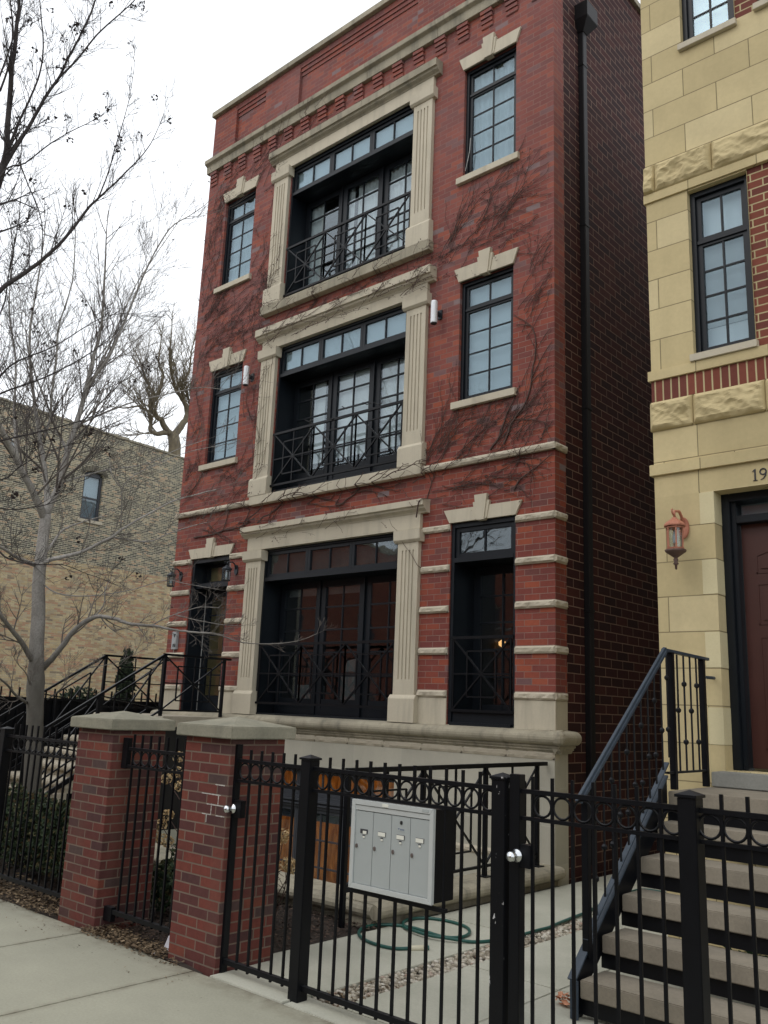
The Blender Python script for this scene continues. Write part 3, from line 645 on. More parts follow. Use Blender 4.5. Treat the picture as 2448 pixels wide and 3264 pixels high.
def wide_opening(o, ztr, gz, curt, lit=None):
    x0, x1, z0, z1 = o; yd = 8.88
    b = MB()  # dark lining of the deep recess
    b.box(x0, x0+.035, 8.56, yd+.1, z0, z1); b.box(x1-.035, x1, 8.56, yd+.1, z0, z1); b.box(x0+.035, x1-.035, 8.56, yd+.1, z1-.05, z1); b.box(x0+.035, x1-.035, 8.56, yd+.1, z0-.01, z0+.045)
    b.box(x0+.035, x1-.035, 8.68, yd+.1, ztr, ztr+.03)
    w = b.build('recess_lining', 'frame', H, bevel=.002)
    # transom lights: three units of two panes
    b = MB(); n3 = (x1-x0-.07)/3
    b.box(x0+.035, x1-.035, 8.555, 8.68, ztr, ztr+.055); gs = []
    for k in range(3):
        a = x0+.035+n3*k; gs.append(sash(b, a+.001, a+n3-.001, ztr+.056, z1-.051, 8.585, 2, 1, .05, .02, .05))
    t = b.build('transom_window', 'frame', H, bevel=.002)
    for r in gs: pane(r, 8.605, t, 'glasscoat' if o is not O1 else 'glass')
    q = MB(); q.quad((x0+.04, 8.64, ztr+.06), (x1-.04, 8.64, ztr+.06), (x1-.04, 8.64, z1-.05), (x0+.04, 8.64, z1-.05)); q.build('blind', 'blind' if o is not O1 else 'room', t)
    # three tall door leaves
    for k, c in enumerate((-9.60, CX, -7.84)):
        b = MB(); g_ = sash(b, c-.435, c+.435, z0+.046, ztr-.001, yd+.012*(k != 1), 1, 1, .10, .0, .05)
        gx0, gx1, _, _ = g_
        zb, zt = gz
        b.box(gx0, gx1, yd+.01, yd+.045, z0+.146, zb); b.box(gx0, gx1, yd+.01, yd+.045, zt, ztr-.10) if zt < ztr-.101 else None
        for i in range(1, 5): z = zb+(zt-zb)*i/5; b.box(gx0, gx1, yd+.012, yd+.042, z-.011, z+.011)
        b.box((gx0+gx1)/2-.010, (gx0+gx1)/2+.010, yd+.013, yd+.041, zb, zt)
        b.box(c+.423, c+.447, yd-.02, yd+.012, z0+.05, ztr)
        d_ = b.build('glazed_door', 'frame', H, bevel=.0015); pane((gx0, gx1, zb, zt), yd+.025, d_)
    b = MB()
    if curt == 3:
        for a, c in ((-10.0, -9.62), (-9.28, -8.98), (-8.90, -8.45), (-8.2, -7.46)): fold(b, a, c, yd+.085, z0+.1, ztr-.02, .018, .085)
        b.build('curtain', 'curtain', H)
    elif curt == 2:
        for a, c in ((-9.62, -9.38), (-9.12, -8.36), (-8.20, -7.46)): b.quad((a, yd+.08, z0+.5), (c, yd+.08, z0+.5), (c, yd+.08, ztr), (a, yd+.08, ztr))
        b.build('curtain', 'curtain', H)
    else:
        b.quad((-9.95, yd+.10, 3.30), (-8.42, yd+.10, 3.30), (-8.42, yd+.10, 3.50), (-9.95, yd+.10, 3.50)); b.build('curtain', 'curtaindark', H)
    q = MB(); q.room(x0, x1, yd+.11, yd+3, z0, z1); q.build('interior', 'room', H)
    if lit: q = MB(); q.lathe(lit, [(0, -.03), (.03, 0), (0, .03)], 8); q.build('ceiling_bulb', 'bulb', H)
wide_opening(O3, 9.98, (8.42, 9.93), 3, (-8.93, 9.25, 9.22))
wide_opening(O2, 6.76, (5.22, 6.71), 2)
wide_opening(O1, 3.50, (1.80, 3.43), 1)
# first floor: furniture and plants dimly seen through the doors
b = MB(); b.box(-9.85, -9.5, 9.1, 9.4, 1.6, 2.0); b.box(-8.95, -8.55, 9.15, 9.5, 1.6, 2.15); b.lathe((-8.75, 9.3, 2.1), [(.0, 0), (.13, .02), (.2, .1), (.16, .25), (0, .3)], 12); b.build('indoor_furniture', 'curtaindark', H)
# narrow recessed window, first floor right
x0, x1, z0, z1 = R1; b = MB()
b.box(x0, x0+.05, 8.56, 9.06, z0, z1); b.box(x1-.04, x1, 8.56, 9.06, z0, z1); b.box(x0+.05, x1-.04, 8.56, 9.06, z1-.06, z1); b.box(x0+.05, x1-.04, 8.52, 9.06, z0-.005, z0+.05)
b.box(x0+.05, x1-.04, 8.555, 8.70, 3.50, 3.56); b.box(x0+.05, x1-.04, 8.70, 9.06, 3.50, 3.53); b.box(x0+.05, x1-.04, 8.58, 8.62, z0+.05, z0+.17); w = b.build('recess_lining', 'frame', H, bevel=.002)
b = MB(); gg = sash(b, x0+.051, x1-.041, 3.561, z1-.061, 8.585, 2, 1, .055, .02, .05); t = b.build('transom_window', 'frame', H, bevel=.002); pane(gg, 8.605, t)
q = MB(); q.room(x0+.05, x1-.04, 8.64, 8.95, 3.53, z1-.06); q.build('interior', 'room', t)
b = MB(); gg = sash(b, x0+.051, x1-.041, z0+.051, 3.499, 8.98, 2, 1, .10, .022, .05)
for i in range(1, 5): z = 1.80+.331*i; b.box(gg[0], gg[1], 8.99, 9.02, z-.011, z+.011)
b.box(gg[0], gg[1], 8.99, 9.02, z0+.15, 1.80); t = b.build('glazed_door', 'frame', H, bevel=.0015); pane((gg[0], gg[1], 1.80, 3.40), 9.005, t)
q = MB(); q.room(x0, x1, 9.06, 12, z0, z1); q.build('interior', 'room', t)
q = MB(); q.lathe(at(1601, 2052, y=9.6), [(0, -.05), (.045, -.02), (.05, .02), (0, .06)], 10); q.build('table_lamp', 'bulb', H)
# entry door
x0, x1, z0, z1 = D1; b = MB()
b.box(x0, x0+.06, 8.56, 8.95, z0, z1); b.box(x1-.05, x1, 8.56, 8.95, z0, z1); b.box(x0+.06, x1-.05, 8.56, 8.95, z1-.07, z1); b.box(x0+.06, x1-.05, 8.62, 8.95, 3.50, 3.58); b.box(x0+.02, x1-.02, 8.50, 8.95, z0-.04, z0+.04)
dl = b.build('door_frame', 'frame', H, bevel=.003)
b = MB(); gg = sash(b, x0+.061, x1-.051, 3.581, z1-.071, 8.78, 2, 1, .05, .02, .04); t = b.build('transom_window', 'frame', H, bevel=.002); pane(gg, 8.80, t)
q = MB(); q.quad((x0+.06, 8.9, 3.58), (x1, 8.9, 3.58), (x1, 8.9, z1), (x0+.06, 8.9, z1)); q.build('blind', 'woodroom', t)
b = MB(); gg = sash(b, x0+.062, x1-.052, z0+.041, 3.499, 8.84, 1, 1, .115, .0, .05); b.box(gg[0], gg[1], 8.85, 8.88, z0+.1, 1.80)
for i in range(1, 5): z = 1.80+.32*i; b.box(gg[0], gg[1], 8.85, 8.875, z-.012, z+.012)
d_ = b.build('front_door', 'frame', H, bevel=.002); pane((gg[0], gg[1], 1.8, 3.39), 8.86, d_)
b = MB(); b.box(x0+.056, x0+.066, 8.826, 8.838, z0+.05, 3.49); b.build('weatherstrip', 'whiteline', d_)
b = MB(); b.tube([(x1-.12, 8.83, 2.45), (x1-.12, 8.78, 2.45), (x1-.2, 8.78, 2.45)], .01, 6); b.build('door_handle', 'steel', d_)
q = MB(); q.room(x0, x1, 8.95, 11.5, z0, z1); q.build('interior', 'woodroom', H)
b = MB(); b.box(-11.45, -11.25, 9.5, 9.52, 2.3, 2.9); b.build('hall_picture', 'curtaindark', H)

# basement window: three double units
b = MB(); gs = []
x0, x1, z0, z1 = BW; b.box(x0, x1, 8.57, 8.68, .36, .52); b.box(x0, x1, 8.535, 8.57, .445, .47); b.box(x0, x1, 8.535, 8.57, .40, .42); b.box(x0, x0+.04, 8.56, 8.7, z0, z1); b.box(x1-.04, x1, 8.56, 8.7, z0, z1)
nw = (x1-x0)/3
for k in range(3):
    a = x0+nw*k; gs.append(sash(b, a+.002, a+nw-.002, .521, z1-.002, 8.60, 2, 1, .05, .022)); gs.append(sash(b, a+.002, a+nw-.002, z0, .359, 8.60, 2, 3, .05, .022))
bw = b.build('basement_window', 'framegrey', H, bevel=.002)
for r in gs: pane(r, 8.62, bw)
b = MB(); b.quad((x0, 8.66, .20), (x1, 8.66, .20), (x1, 8.66, .36), (x0, 8.66, .36)); b.build('roller_shade', 'framegrey', bw)
b = MB(); nn = 90; k = 0
for j in range(9):
    for i in range(nn+1):
        x = x0+(x1-x0)*i/nn; z = z0+(z1-z0)*j/8
        b.v.append((x, 8.80+.05*noise.noise(V((x*7, z*1.5, 2)))+.03*noise.noise(V((x*17, z*3, 5))), z))
for j in range(8):
    for i in range(nn): p = j*(nn+1)+i; b.f.append((p, p+1, p+nn+2, p+nn+1))
b.build('paper_curtain', 'amber', bw)
q = MB(); q.room(x0-.3, x1+.3, 8.70, 11, z0-.3, 1.1); q.build('interior', 'woodroom', bw)
ll = bpy.data.lights.new('basement_lamp', 'AREA'); ll.energy = 17; ll.color = (1, .62, .28); ll.shape = 'RECTANGLE'; ll.size = 2.4; ll.size_y = .8
lo = bpy.data.objects.new('basement_lamp', ll); COL.objects.link(lo); lo.location = V((-8.65, 10.2, .5))-ORG[H.name]; lo.parent = H; lo.rotation_euler = (radians(-90), 0, 0)

# X-pattern railing panels ---------------------------------------------
def xpanel(b, P, Q, zlo, zhi, ww=.019, inset=(.25, .18), cross=True, slope=0.0):
    """panel between plan points P and Q; zlo,zhi at P; slope adds height along it"""
    P = V(P); Q = V(Q); L_ = (Q-P).length
    def pt(s, t): p = P.lerp(Q, s); return V((p.x, p.y, zlo+(zhi-zlo)*t+slope*L_*s))
    nrm = (Q-P).cross(V((0, 0, 1))).normalized()
    def br(a, c, w=ww): b.bar(pt(*a), pt(*c), w, w, nrm)
    i, j = inset
    br((0, 0), (0, 1)); br((1, 0), (1, 1)); br((0, 0), (1, 1), ww*1.05); br((0, 1), (1, 0), ww*1.02)
    br((i, j), (i, 1-j)); br((1-i, j), (1-i, 1-j)); br((i, j), (1-i, j)); br((i, 1-j), (1-i, 1-j))
    if cross: br((0, .5), (1, .5), ww*.9); br((.5, 0), (.5, 1), ww*.9)
def balcony(x0, x1, z0, z1, n_, y=8.50):
    b = MB(); b.box(x0, x1, y-.017, y+.017, z1-.036, z1); b.box(x0, x1, y-.015, y+.015, z0, z0+.032)
    s_ = (x1-x0-.08)/n_
    for k in range(n_): xpanel(b, (x0+.04+s_*k, y, 0), (x0+.04+s_*(k+1), y, 0), z0+.028, z1-.03)
    return b.build('balcony_railing', 'iron', H)
balcony(-10.05, -7.37, 8.14, 9.01, 3, 8.53); r2 = balcony(-10.05, -7.37, 4.96, 5.82, 3, 8.53); balcony(-10.05, -7.37, 1.70, 2.57, 3, 8.54); balcony(-6.50, -5.60, 1.70, 2.59, 1, 8.55)
b = MB()
for u, v in ((985, 1345), (1056, 1337), (1104, 1303), (1170, 1290), (1205, 1290)):
    p = at(u, v, y=8.5); b.tube([p+V((-.07, -.02, .045)), p, p+V((.06, .02, .02))], .007, 5)
b.build('lamp_hooks', 'iron', r2)

# downspout with leader head
b = MB(); b.prism([(-5.05, 9.19), (-4.985, 9.19), (-4.975, 9.20), (-4.975, 9.285), (-4.985, 9.295), (-5.05, 9.295)][::-1], .12, 10.85, 'z')
for z in (2.9, 5.4, 7.9, 10.3): b.box(-5.052, -4.970, 9.182, 9.303, z, z+.03)
ds = b.build('downspout', 'gutter', H)
b = MB(); b.add([(-5.05, 9.18, 10.82), (-4.97, 9.18, 10.82), (-4.97, 9.30, 10.82), (-5.05, 9.30, 10.82), (-5.05, 9.10, 10.98), (-4.86, 9.10, 10.98), (-4.86, 9.40, 10.98), (-5.05, 9.40, 10.98),
    (-5.05, 9.10, 11.22), (-4.86, 9.10, 11.22), (-4.86, 9.40, 11.22), (-5.05, 9.40, 11.22)],
    [(0, 3, 2, 1), (0, 1, 5, 4), (1, 2, 6, 5), (2, 3, 7, 6), (4, 5, 9, 8), (5, 6, 10, 9), (6, 7, 11, 10), (8, 9, 10, 11)]); b.build('leader_head', 'gutter', ds, bevel=.006)

# ------------------------------------------------------------------ areaway curb and railing
A = thing('areaway_curb', (-5.0, 5.6, 0), 'low rounded limestone kerb around the sunken window well below the red house', 'kerb')
b = MB()
pr = [(.0, -.02), (.06, -.02), (.055, .03), (.03, .045)]+[(.055-.075*sin(t)-.02, .112-.062*cos(t)) for t in [pi*i/7 for i in range(8)]]+[(.35, .175), (.35, -.02)]
b.prism([(-4.95-p, z) for p, z in pr][::-1], 5.60, 8.50, 'y'); b.prism([(5.60+p, z) for p, z in pr], -10.2, -4.98)
b.build('coping', 'limedark', A, smooth=False)
b = MB(); b.box(PIT[0], PIT[1]-.02, 5.93, 5.96, -1.2, .1); b.quad((PIT[1]-.02, 5.95, -1.2), (PIT[1]-.02, 5.95, .1), (PIT[1]-.02, 8.5, .1), (PIT[1]-.02, 8.5, -1.2)); b.quad((PIT[0], 5.95, -1.1), (PIT[1], 5.95, -1.1), (PIT[1], 8.6, -1.1), (PIT[0], 8.6, -1.1)); b.quad((PIT[0]+.02, 5.95, -1.2), (PIT[0]+.02, 5.95, .0), (PIT[0]+.02, 8.6, .0), (PIT[0]+.02, 8.6, -1.2))
b.build('well_lining', 'walk2', A)
A = thing('areaway_railing', (-5.12, 5.4, 0), 'black iron railing with crossed bars along the window well of the red house', 'railing')
ys = [5.40, 6.38, 7.35, 8.29]; xr = -5.13; b = MB(); b.box(xr-.022, xr+.022, 5.38, 8.47, 1.175, 1.215); b.build('handrail', 'iron', A)
for i, y in enumerate(ys):
    b = MB(); b.box(xr-.02, xr+.02, y-.02, y+.02, 0 if i == 0 else .17, 1.175)
    if i: b.box(xr-.055, xr+.055, y-.055, y+.055, .172, .185)
    b.build('post', 'iron', A, bevel=.002)
for a, c in zip(ys, ys[1:]):
    b = MB(); xpanel(b, (xr, a, 0), (xr, c, 0), .27, 1.175, .016, (.24, .17), False); b.bar((xr, a, .27), (xr, c, .27), .025); b.bar((xr, (a+c)/2, .27), (xr, (a+c)/2, 1.175), .018); b.build('crossed_panel', 'iron', A)

# ------------------------------------------------------------------ entrance stairs of the red house (left)
S = thing('stone_entrance_stairs', (-11.4, 5.4, 0), 'limestone stairs with rounded treads climbing to the glazed front door of the red house', 'stairs')
xs0, xs1 = -12.15, -10.62; ly = 7.28; nst = 8; rise = 1.48/9; run = .262
for k in range(nst):
    zt = rise*(k+1); y0 = ly-run*(nst-k); b = MB()
    pr = [(y0+.03, zt-.10), (y0+.0, zt-.095)]+[(y0-.012-.035*sin(t), zt-.045-.045*cos(t)) for t in [pi*i/5 for i in range(6)]]+[(y0+run+.06, zt), (y0+run+.06, zt-.10)]
    b.prism(pr, xs0, xs1); b.prism([(y0+.04, zt-rise), (y0+.04, zt-.1), (y0+run, zt-.1), (y0+run, zt-rise)], xs0+.02, xs1-.02); b.build('step', 'steplime', S)
b = MB(); b.box(xs0-.1, xs1+.16, ly+.0, 8.50, 1.34, 1.48); b.prism([(ly-.0, 1.35), (ly-.03, 1.355), (ly-.055, 1.38), (ly-.06, 1.415), (ly-.05, 1.45), (ly-.02, 1.478), (ly+.0, 1.479)], xs0-.1, xs1+.16); b.build('landing', 'steplime', S, bevel=.004)
b = MB(); b.box(xs0, xs1, ly+.06, 8.5, -.05, 1.33); b.build('landing_base', 'black', S)
sl_ = rise/run
def stair_rail(x, y_low, ends):
    par = b0 = MB(); z0 = lambda y: 1.48-(ly-y)*sl_ if y < ly else 1.48
    hh = .85
    # top rail: slope then level to the wall
    b0.bar((x, y_low, z0(y_low)+hh), (x, ly+.03, z0(ly)+hh), .04, .03); b0.bar((x, ly, 1.48+hh), (x, 8.48, 1.48+hh), .04, .03)
    par = b0.build('handrail', 'iron', S, bevel=.002)
    ymid = (y_low+ly)/2
    for y in (y_low+.02, ymid, ly+.03, 8.36): b1 = MB(); b1.box(x-.02, x+.02, y-.02, y+.02, max(0, z0(y)-.02), z0(y)+hh-.01); b1.build('post', 'iron', par)
    b2 = MB()
    for a, c in ((y_low+.02, ymid), (ymid, ly+.03)):
        xpanel(b2, (x, a, 0), (x, c, 0), z0(a)+.08, z0(a)+hh-.02, .018, (.24, .17), False, sl_); b2.bar((x, a, z0(a)+.08), (x, c, z0(c)+.08), .025)
    xpanel(b2, (x, ly+.03, 0), (x, 8.36, 0), 1.56, 1.48+hh-.02, .018, (.22, .18), True); b2.bar((x, ly+.03, 1.56), (x, 8.36, 1.56), .025)
    b2.bar((x, y_low-.02, z0(y_low)-.03), (x, ly+.05, 1.43), .03, .06); b2.build('crossed_panel', 'iron', par)
stair_rail(xs1+.0, 5.40, 1); stair_rail(xs0-.02, 5.40, 1)

# ------------------------------------------------------------------ yellow stone house
YY = 7.20; YXL = -3.245
Hy = thing('yellow_stone_house', (-1, YY, 0), 'buff yellow stone house with rock faced bands and a dark red door', 'house')
DO = (-2.725, -1.2, 1.33, 3.615)
W2_ = (-2.845, -2.305, 4.885, 6.51); W3_ = (-2.845, -2.33, 8.10, 9.75)
W3b = (-2.13, -1.6, 8.15, 9.75); W2b = (-1.5, -.95, 4.885, 6.51)
b = MB(); b.wall(YXL, 4, -.15, 3.62, [DO], YY, .24); b.wall(YXL, 4, 3.925, 4.23, [], YY, .1); b.quad((YXL, YY, -.15), (YXL, YY, 4.23), (YXL, 24, 4.23), (YXL, 24, -.15)); b.build('stone_wall', 'ystone', Hy)
b = MB(); b.wall(YXL, -2.305, 4.81, 6.525, [W2_], YY, .16); b.wall(YXL, 4, 6.92, 8.05, [], YY, .1); b.wall(YXL, -2.33, 8.05, 10.2, [W3_], YY, .16); b.wall(-2.33, 4, 8.05, 8.10, [], YY, .1)
b.quad((YXL, YY, 4.23), (YXL, YY, 10.2), (YXL, 24, 10.2), (YXL, 24, 4.23)); b.quad((4, YY, -.1), (4, 24, -.1), (4, 24, 10.2), (4, YY, 10.2)); b.build('stone_wall', 'ystone2', Hy)
b = MB(); b.wall(YXL, 4, 3.62, 3.82, [], YY, .1); b.box(YXL-.03, 4, YY-.03, YY+.1, 3.82, 3.92); b.box(YXL-.025, 4, YY-.025, YY+.1, 4.715, 4.81); b.box(YXL-.02, 4, YY-.02, YY+.1, 6.525, 6.615); b.build('stone_band', 'ystone3', Hy, bevel=.002)
b = MB(); b.wall(-2.305, -1.5, 4.81, 6.525, [], YY+.02, .1); b.wall(-2.33, 4, 8.10, 10.2, [W3b], YY+.02, .16); b.wall(-1.5, 4, 4.81, 6.525, [W2b], YY+.02, .16); b.build('brick_infill', 'ybrick', Hy)
b = MB(); b.box(YXL, 4, YY-.004, YY+.1, 4.515, 4.713); b.build('soldier_course', 'soldier', Hy)
for z0, z1, sp in ((4.235, 4.513, [YXL-.02, -2.865, -2.25, -1.6, -.9, 0]), (6.617, 6.918, [YXL-.02, -3.15, -2.60, -1.95, -1.3, -.5])):
    for i, (a, c) in enumerate(zip(sp, sp[1:])):
        b = MB(); b.box(a+.004, c-.004, YY-.012, YY+.1, z0+.003, z1-.003); b.rock((a+.004, YY-.012, z0+.003), (1, 0, 0), (0, 0, 1), (0, -1, 0), c-a-.008, z1-z0-.006, .040, .013, i*11+z0, .62); b.build('rock_faced_block', 'yrock', Hy)
    b = MB(); b.box(YXL-.002, 4, YY-.001, YY+.09, z0-.002, z1+.002); b.build('mortar_bed', 'ystone3', Hy)
for o, bl in ((W2_, 'slats'), (W3_, 'blind'), (W3b, 'blind'), (W2b, 'blind')):
    side_window(Hy, o, YY+.07, .50, bl, .09, 4, 'window', 'blindwhite')
    b = MB(); b.prism([(YY+.08, o[2]-.075), (YY-.045, o[2]-.075), (YY-.045, o[2]-.01), (YY+.08, o[2]+.004)], o[0]-.02, o[1]+.02); b.build('window_sill', 'lime', Hy, bevel=.003)
for z in (1.52, 2.13, 2.735, 3.335): b = MB(); b.box(-2.845, -2.722, YY-.003, YY+.24, z+.006, min(z+.296, 3.612)); b.build('jamb_stone', 'ypale', Hy, label='paler jamb stone beside the door')
b = MB(); x0, x1, z0, z1 = DO
b.box(x0, x0+.07, YY+.16, YY+.34, z0, z1); b.box(x0+.07, x0+.11, YY+.2, YY+.34, z0, z1-.07); b.box(x0+.07, x1, YY+.16, YY+.34, z1-.07, z1); b.box(x0+.11, x1, YY+.2, YY+.36, 3.36, 3.425); b.build('door_frame', 'frame', Hy, bevel=.004)
pane((x0+.13, x1, 3.43, 3.53), YY+.28, Hy); q = MB(); q.quad((x0, YY+.36, 3.4), (x1, YY+.36, 3.4), (x1, YY+.36, 3.6), (x0, YY+.36, 3.6)); q.build('fanlight_shade', 'blind', Hy)
b = MB(); dx0 = x0+.115; b.box(dx0, dx0+.92, YY+.29, YY+.335, z0+.02, 3.36)
def dpanel(a, c, z0_, z1_, arch=0):
    b.box(a, c, YY+.284, YY+.291, z0_, z0_+.014); b.box(a, a+.014, YY+.284, YY+.291, z0_, z1_); b.box(c-.014, c, YY+.284, YY+.291, z0_, z1_+arch)
    b.bar((a, YY+.287, z1_), (c, YY+.287, z1_+arch), .014, .008, (0, 1, 0)); b.box(a+.04, c-.04, YY+.28, YY+.291, z0_+.04, z1_-.03)
dpanel(dx0+.11, dx0+.42, 2.93, 3.08, .10); dpanel(dx0+.11, dx0+.42, 2.50, 2.84); dpanel(dx0+.11, dx0+.42, 1.50, 2.40); dpanel(dx0+.5, dx0+.81, 2.5, 2.84); dpanel(dx0+.5, dx0+.81, 1.5, 2.4)
b.build('front_door', 'doorwood', Hy, bevel=.002)
b = MB(); b.box(x0-.03, x1+.2, YY-.22, YY+.30, 1.215, 1.325); b.build('door_threshold', 'bluestone', Hy, bevel=.006)
b = MB(); p1 = at(1400+1608/1.583, 0, y=YY)  # numerals 1 9
xx = -2.372; zt, zb = 3.755, 3.655; yn = YY-.006
b.prism([(xx-.006, zb), (xx+.006, zb), (xx+.006, zt), (xx-.004, zt-.004), (xx-.02, zt-.018), (xx-.019, zt-.022), (xx-.006, zt-.016)], yn, YY+.002, 'y'); b.box(xx-.018, xx+.018, yn, YY+.002, zb-.001, zb+.004)
b.torus((xx+.065, YY-.003, zt-.031), .024, .0065, 20, 5, .6); b.tube([(xx+.087, YY-.003, zt-.038), (xx+.083, YY-.003, zt-.066), (xx+.066, YY-.003, zb+.012), (xx+.042, YY-.003, zb+.001)], [.007, .006, .005, .0025], 5)
b.build('house_number', 'number', Hy)
b = MB(); b.box(YXL, 4, YY+.02, 24, 10.2, 10.3); b.build('roof', 'asphalt', Hy)

# copper wall lantern
def lantern(loc, label, mats, s=1.0, grp=None, out=.17, flip=False):
    x, y, z = loc; T = thing('wall_lantern', loc, label, 'wall lamp', grp); ya = y-out
    b = MB(); b.lathe((0, 0, 0), [(0, 0)], 4); b = MB()
    # oval back plate against the wall
    k = [(x+.045*s*cos(t), z+.02+.085*s*sin(t)) for t in [2*pi*i/16 for i in range(16)]]
    b.prism(k, y-.018, y+.0, 'y'); b.build('back_plate', mats[0], T, bevel=.004)
    b = MB(); b.tube([(x, y-.015, z+.03*s), (x, y-.04, z+.10*s), (x, y-.09, z+.135*s), (x, ya, z+.12*s), (x, ya, z+.07*s)], [.013*s, .012*s, .011*s, .010*s, .009*s], 8)
    b.tube([(x, ya-.02, z+.085*s), (x, ya-.045, z+.10*s), (x, ya-.05, z+.125*s), (x, ya-.03, z+.13*s)], .006*s, 6); b.build('arm', mats[0], T, smooth=True)
    b = MB(); b.lathe((x, ya, z), [(.0, .078*s), (.014*s, .072*s), (.03*s, .055*s), (.065*s, .03*s), (.082*s, .012*s), (.082*s, 0), (.0, 0)], 8); b.build('roof_cap', mats[0], T, bevel=.001)
    b = MB()
    for i in range(6): a = 2*pi*i/6; b.tube([(x+.062*s*cos(a), ya+.062*s*sin(a), z), (x+.058*s*cos(a), ya+.058*s*sin(a), z-.17*s)], .006*s, 5)
    b.lathe((x, ya, z-.015*s), [(.066*s, 0), (.066*s, .012*s)], 12); b.lathe((x, ya, z-.18*s), [(.062*s, 0), (.066*s, .015*s)], 12); b.build('cage', mats[0], T)
    b = MB(); b.lathe((x, ya, z-.165*s), [(.053*s, 0), (.055*s, .155*s)], 12); b.build('glass_cylinder', 'lampglass', T)
    b = MB(); b.lathe((x, ya, z-.13*s), [(0, 0), (.018*s, .005), (.02*s, .05*s), (.012*s, .09*s), (0, .1*s)], 8); b.build('lamp_bulb', 'blind', T)
    if mats[2]:
        b = MB(); b.lathe((x, ya, z-.18*s), [(0, -.15*s), (.008*s, -.145*s), (.010*s, -.115*s), (.022*s, -.105*s), (.012*s, -.09*s), (.02*s, -.075*s), (.012*s, -.06*s), (.04*s, -.04*s), (.075*s, -.015*s), (.08*s, 0), (0, 0)], 12); b.build('finial', mats[1], T, smooth=True)
    return T
lantern((-2.99, YY-.003, 3.30), 'faded copper coach lantern on yellow stone left of the dark red door', ('copper', 'copperdark', True), 1.12, None, .19)
lantern((-10.72, YF-.003, 3.70), 'dark cast lantern between the front door and the left pilaster of the red house', ('lanterndark', 'lanterndark', False), .98, 'lanterns beside the front door', .19)
lantern((-12.17, YF-.003, 3.70), 'dark cast lantern at the left corner of the red house, above the intercom', ('lanterndark', 'lanterndark', False), .98, 'lanterns beside the front door', .19)
# white cylinder sconces on the second floor
for (x, z, lb) in ((-6.80, 6.90, 'white cylinder light on red brick between right pilaster and second floor window'), (-10.69, 6.90, 'white cylinder light on red brick beside the left second floor window')):
    T = thing('cylinder_sconce', (x, YF, z), lb, 'wall lamp', 'cylinder lights on the second floor')
    b = MB(); b.box(x-.035, x+.035, YF-.02, YF, z-.06, z+.07); b.box(x-.015, x+.015, YF-.10, YF-.02, z-.03, z+.03); b.build('bracket', 'lanterndark', T, bevel=.003)
    b = MB(); b.lathe((x, YF-.14, z-.16), [(.044, 0), (.046, .01), (.046, .30), (.040, .315)], 20); b.build('tube', 'sconcewhite', T, smooth=False)
    b = MB(); b.lathe((x, YF-.14, z-.172), [(.042, 0), (.042, .011)], 20); b.build('lens_ring', 'black', T)
# intercom
T = thing('intercom_box', (-12.15, YF, 2.66), 'grey intercom box with loose wire on brick left of the front door', 'intercom')
b = MB(); b.box(-12.215, -12.085, YF-.045, YF, 2.51, 2.80); b.build('case', 'plasticgrey', T, bevel=.006)
b = MB(); b.prism([(-12.17, 2.76), (-12.11, 2.76), (-12.14, 2.70)], YF-.049, YF-.044, 'y'); b.box(-12.17, -12.10, YF-.049, YF-.044, 2.55, 2.60); b.build('markings', 'lanterndark', T)
b = MB(); b.tube([(-12.10, YF-.05, 2.79), (-12.07, YF-.06, 2.84), (-12.06, YF-.05, 2.74), (-12.09, YF-.06, 2.64), (-12.13, YF-.05, 2.56), (-12.15, YF-.03, 2.48), (-12.2, YF-.02, 2.38)], .004, 5); b.build('wire', 'whiteline', T)

# ------------------------------------------------------------------ stairs of the yellow house (right)
S = thing('steel_stone_stairs', (-2.0, 5.0, 0), 'open stairs of thick stone treads on black steel in front of the yellow house', 'stairs')
TX0, TX1 = -2.775, -1.2
for k in range(5):
    z = .21+.2*k; y = 4.95+.272*k; b = MB(); b.box(TX0, TX1, y, y+.30, z-.10, z); b.build('tread', 'tread', S, bevel=.006)
    b = MB(); b.box(TX0-.02, TX1, y+.03, y+.06, z-.19, z-.103); b.box(TX0-.02, TX1, y+.24, y+.27, z-.17, z-.103); b.build('tread_support', 'iron', S)
b = MB(); b.box(TX0, 4, 6.23, 7.18, 1.10, 1.21); b.build('landing', 'tread', S, bevel=.006)
b = MB(); b.box(TX0-.02, 4, 6.26, 6.32, .92, 1.098); b.box(TX0, TX0+.06, 6.32, 7.18, .95, 1.098); b.build('landing_beam', 'iron', S)
xs_ = -2.80
def stringer(x):
    b = MB(); pr = [(4.93, 0), (5.02, 0), (5.02, .11), (6.26, 1.06), (6.26, 1.30), (5.05, .31), (4.93, .20)]
    b.prism([(p, q) for p, q in pr], x-.006, x+.006)
    o = b.build('stringer', 'iron', S)
    b = MB(); b.bar((x, 4.93, .0), (x, 4.93, .205), .05, .012, (0, 1, 0)); b.bar((x-.015, 4.93, .205), (x-.015, 5.05, .315), .055, .012); b.bar((x-.015, 5.05, .315), (x-.015, 6.27, 1.31), .055, .012)
    b.build('top_flange', 'ironblue', o)
    b = MB(); b.bar((x, 5.07, .40), (x, 6.28, 1.40), .035, .012); b.build('lower_rail', 'ironblue', o)
    return o
stringer(xs_); stringer(TX1+.03)
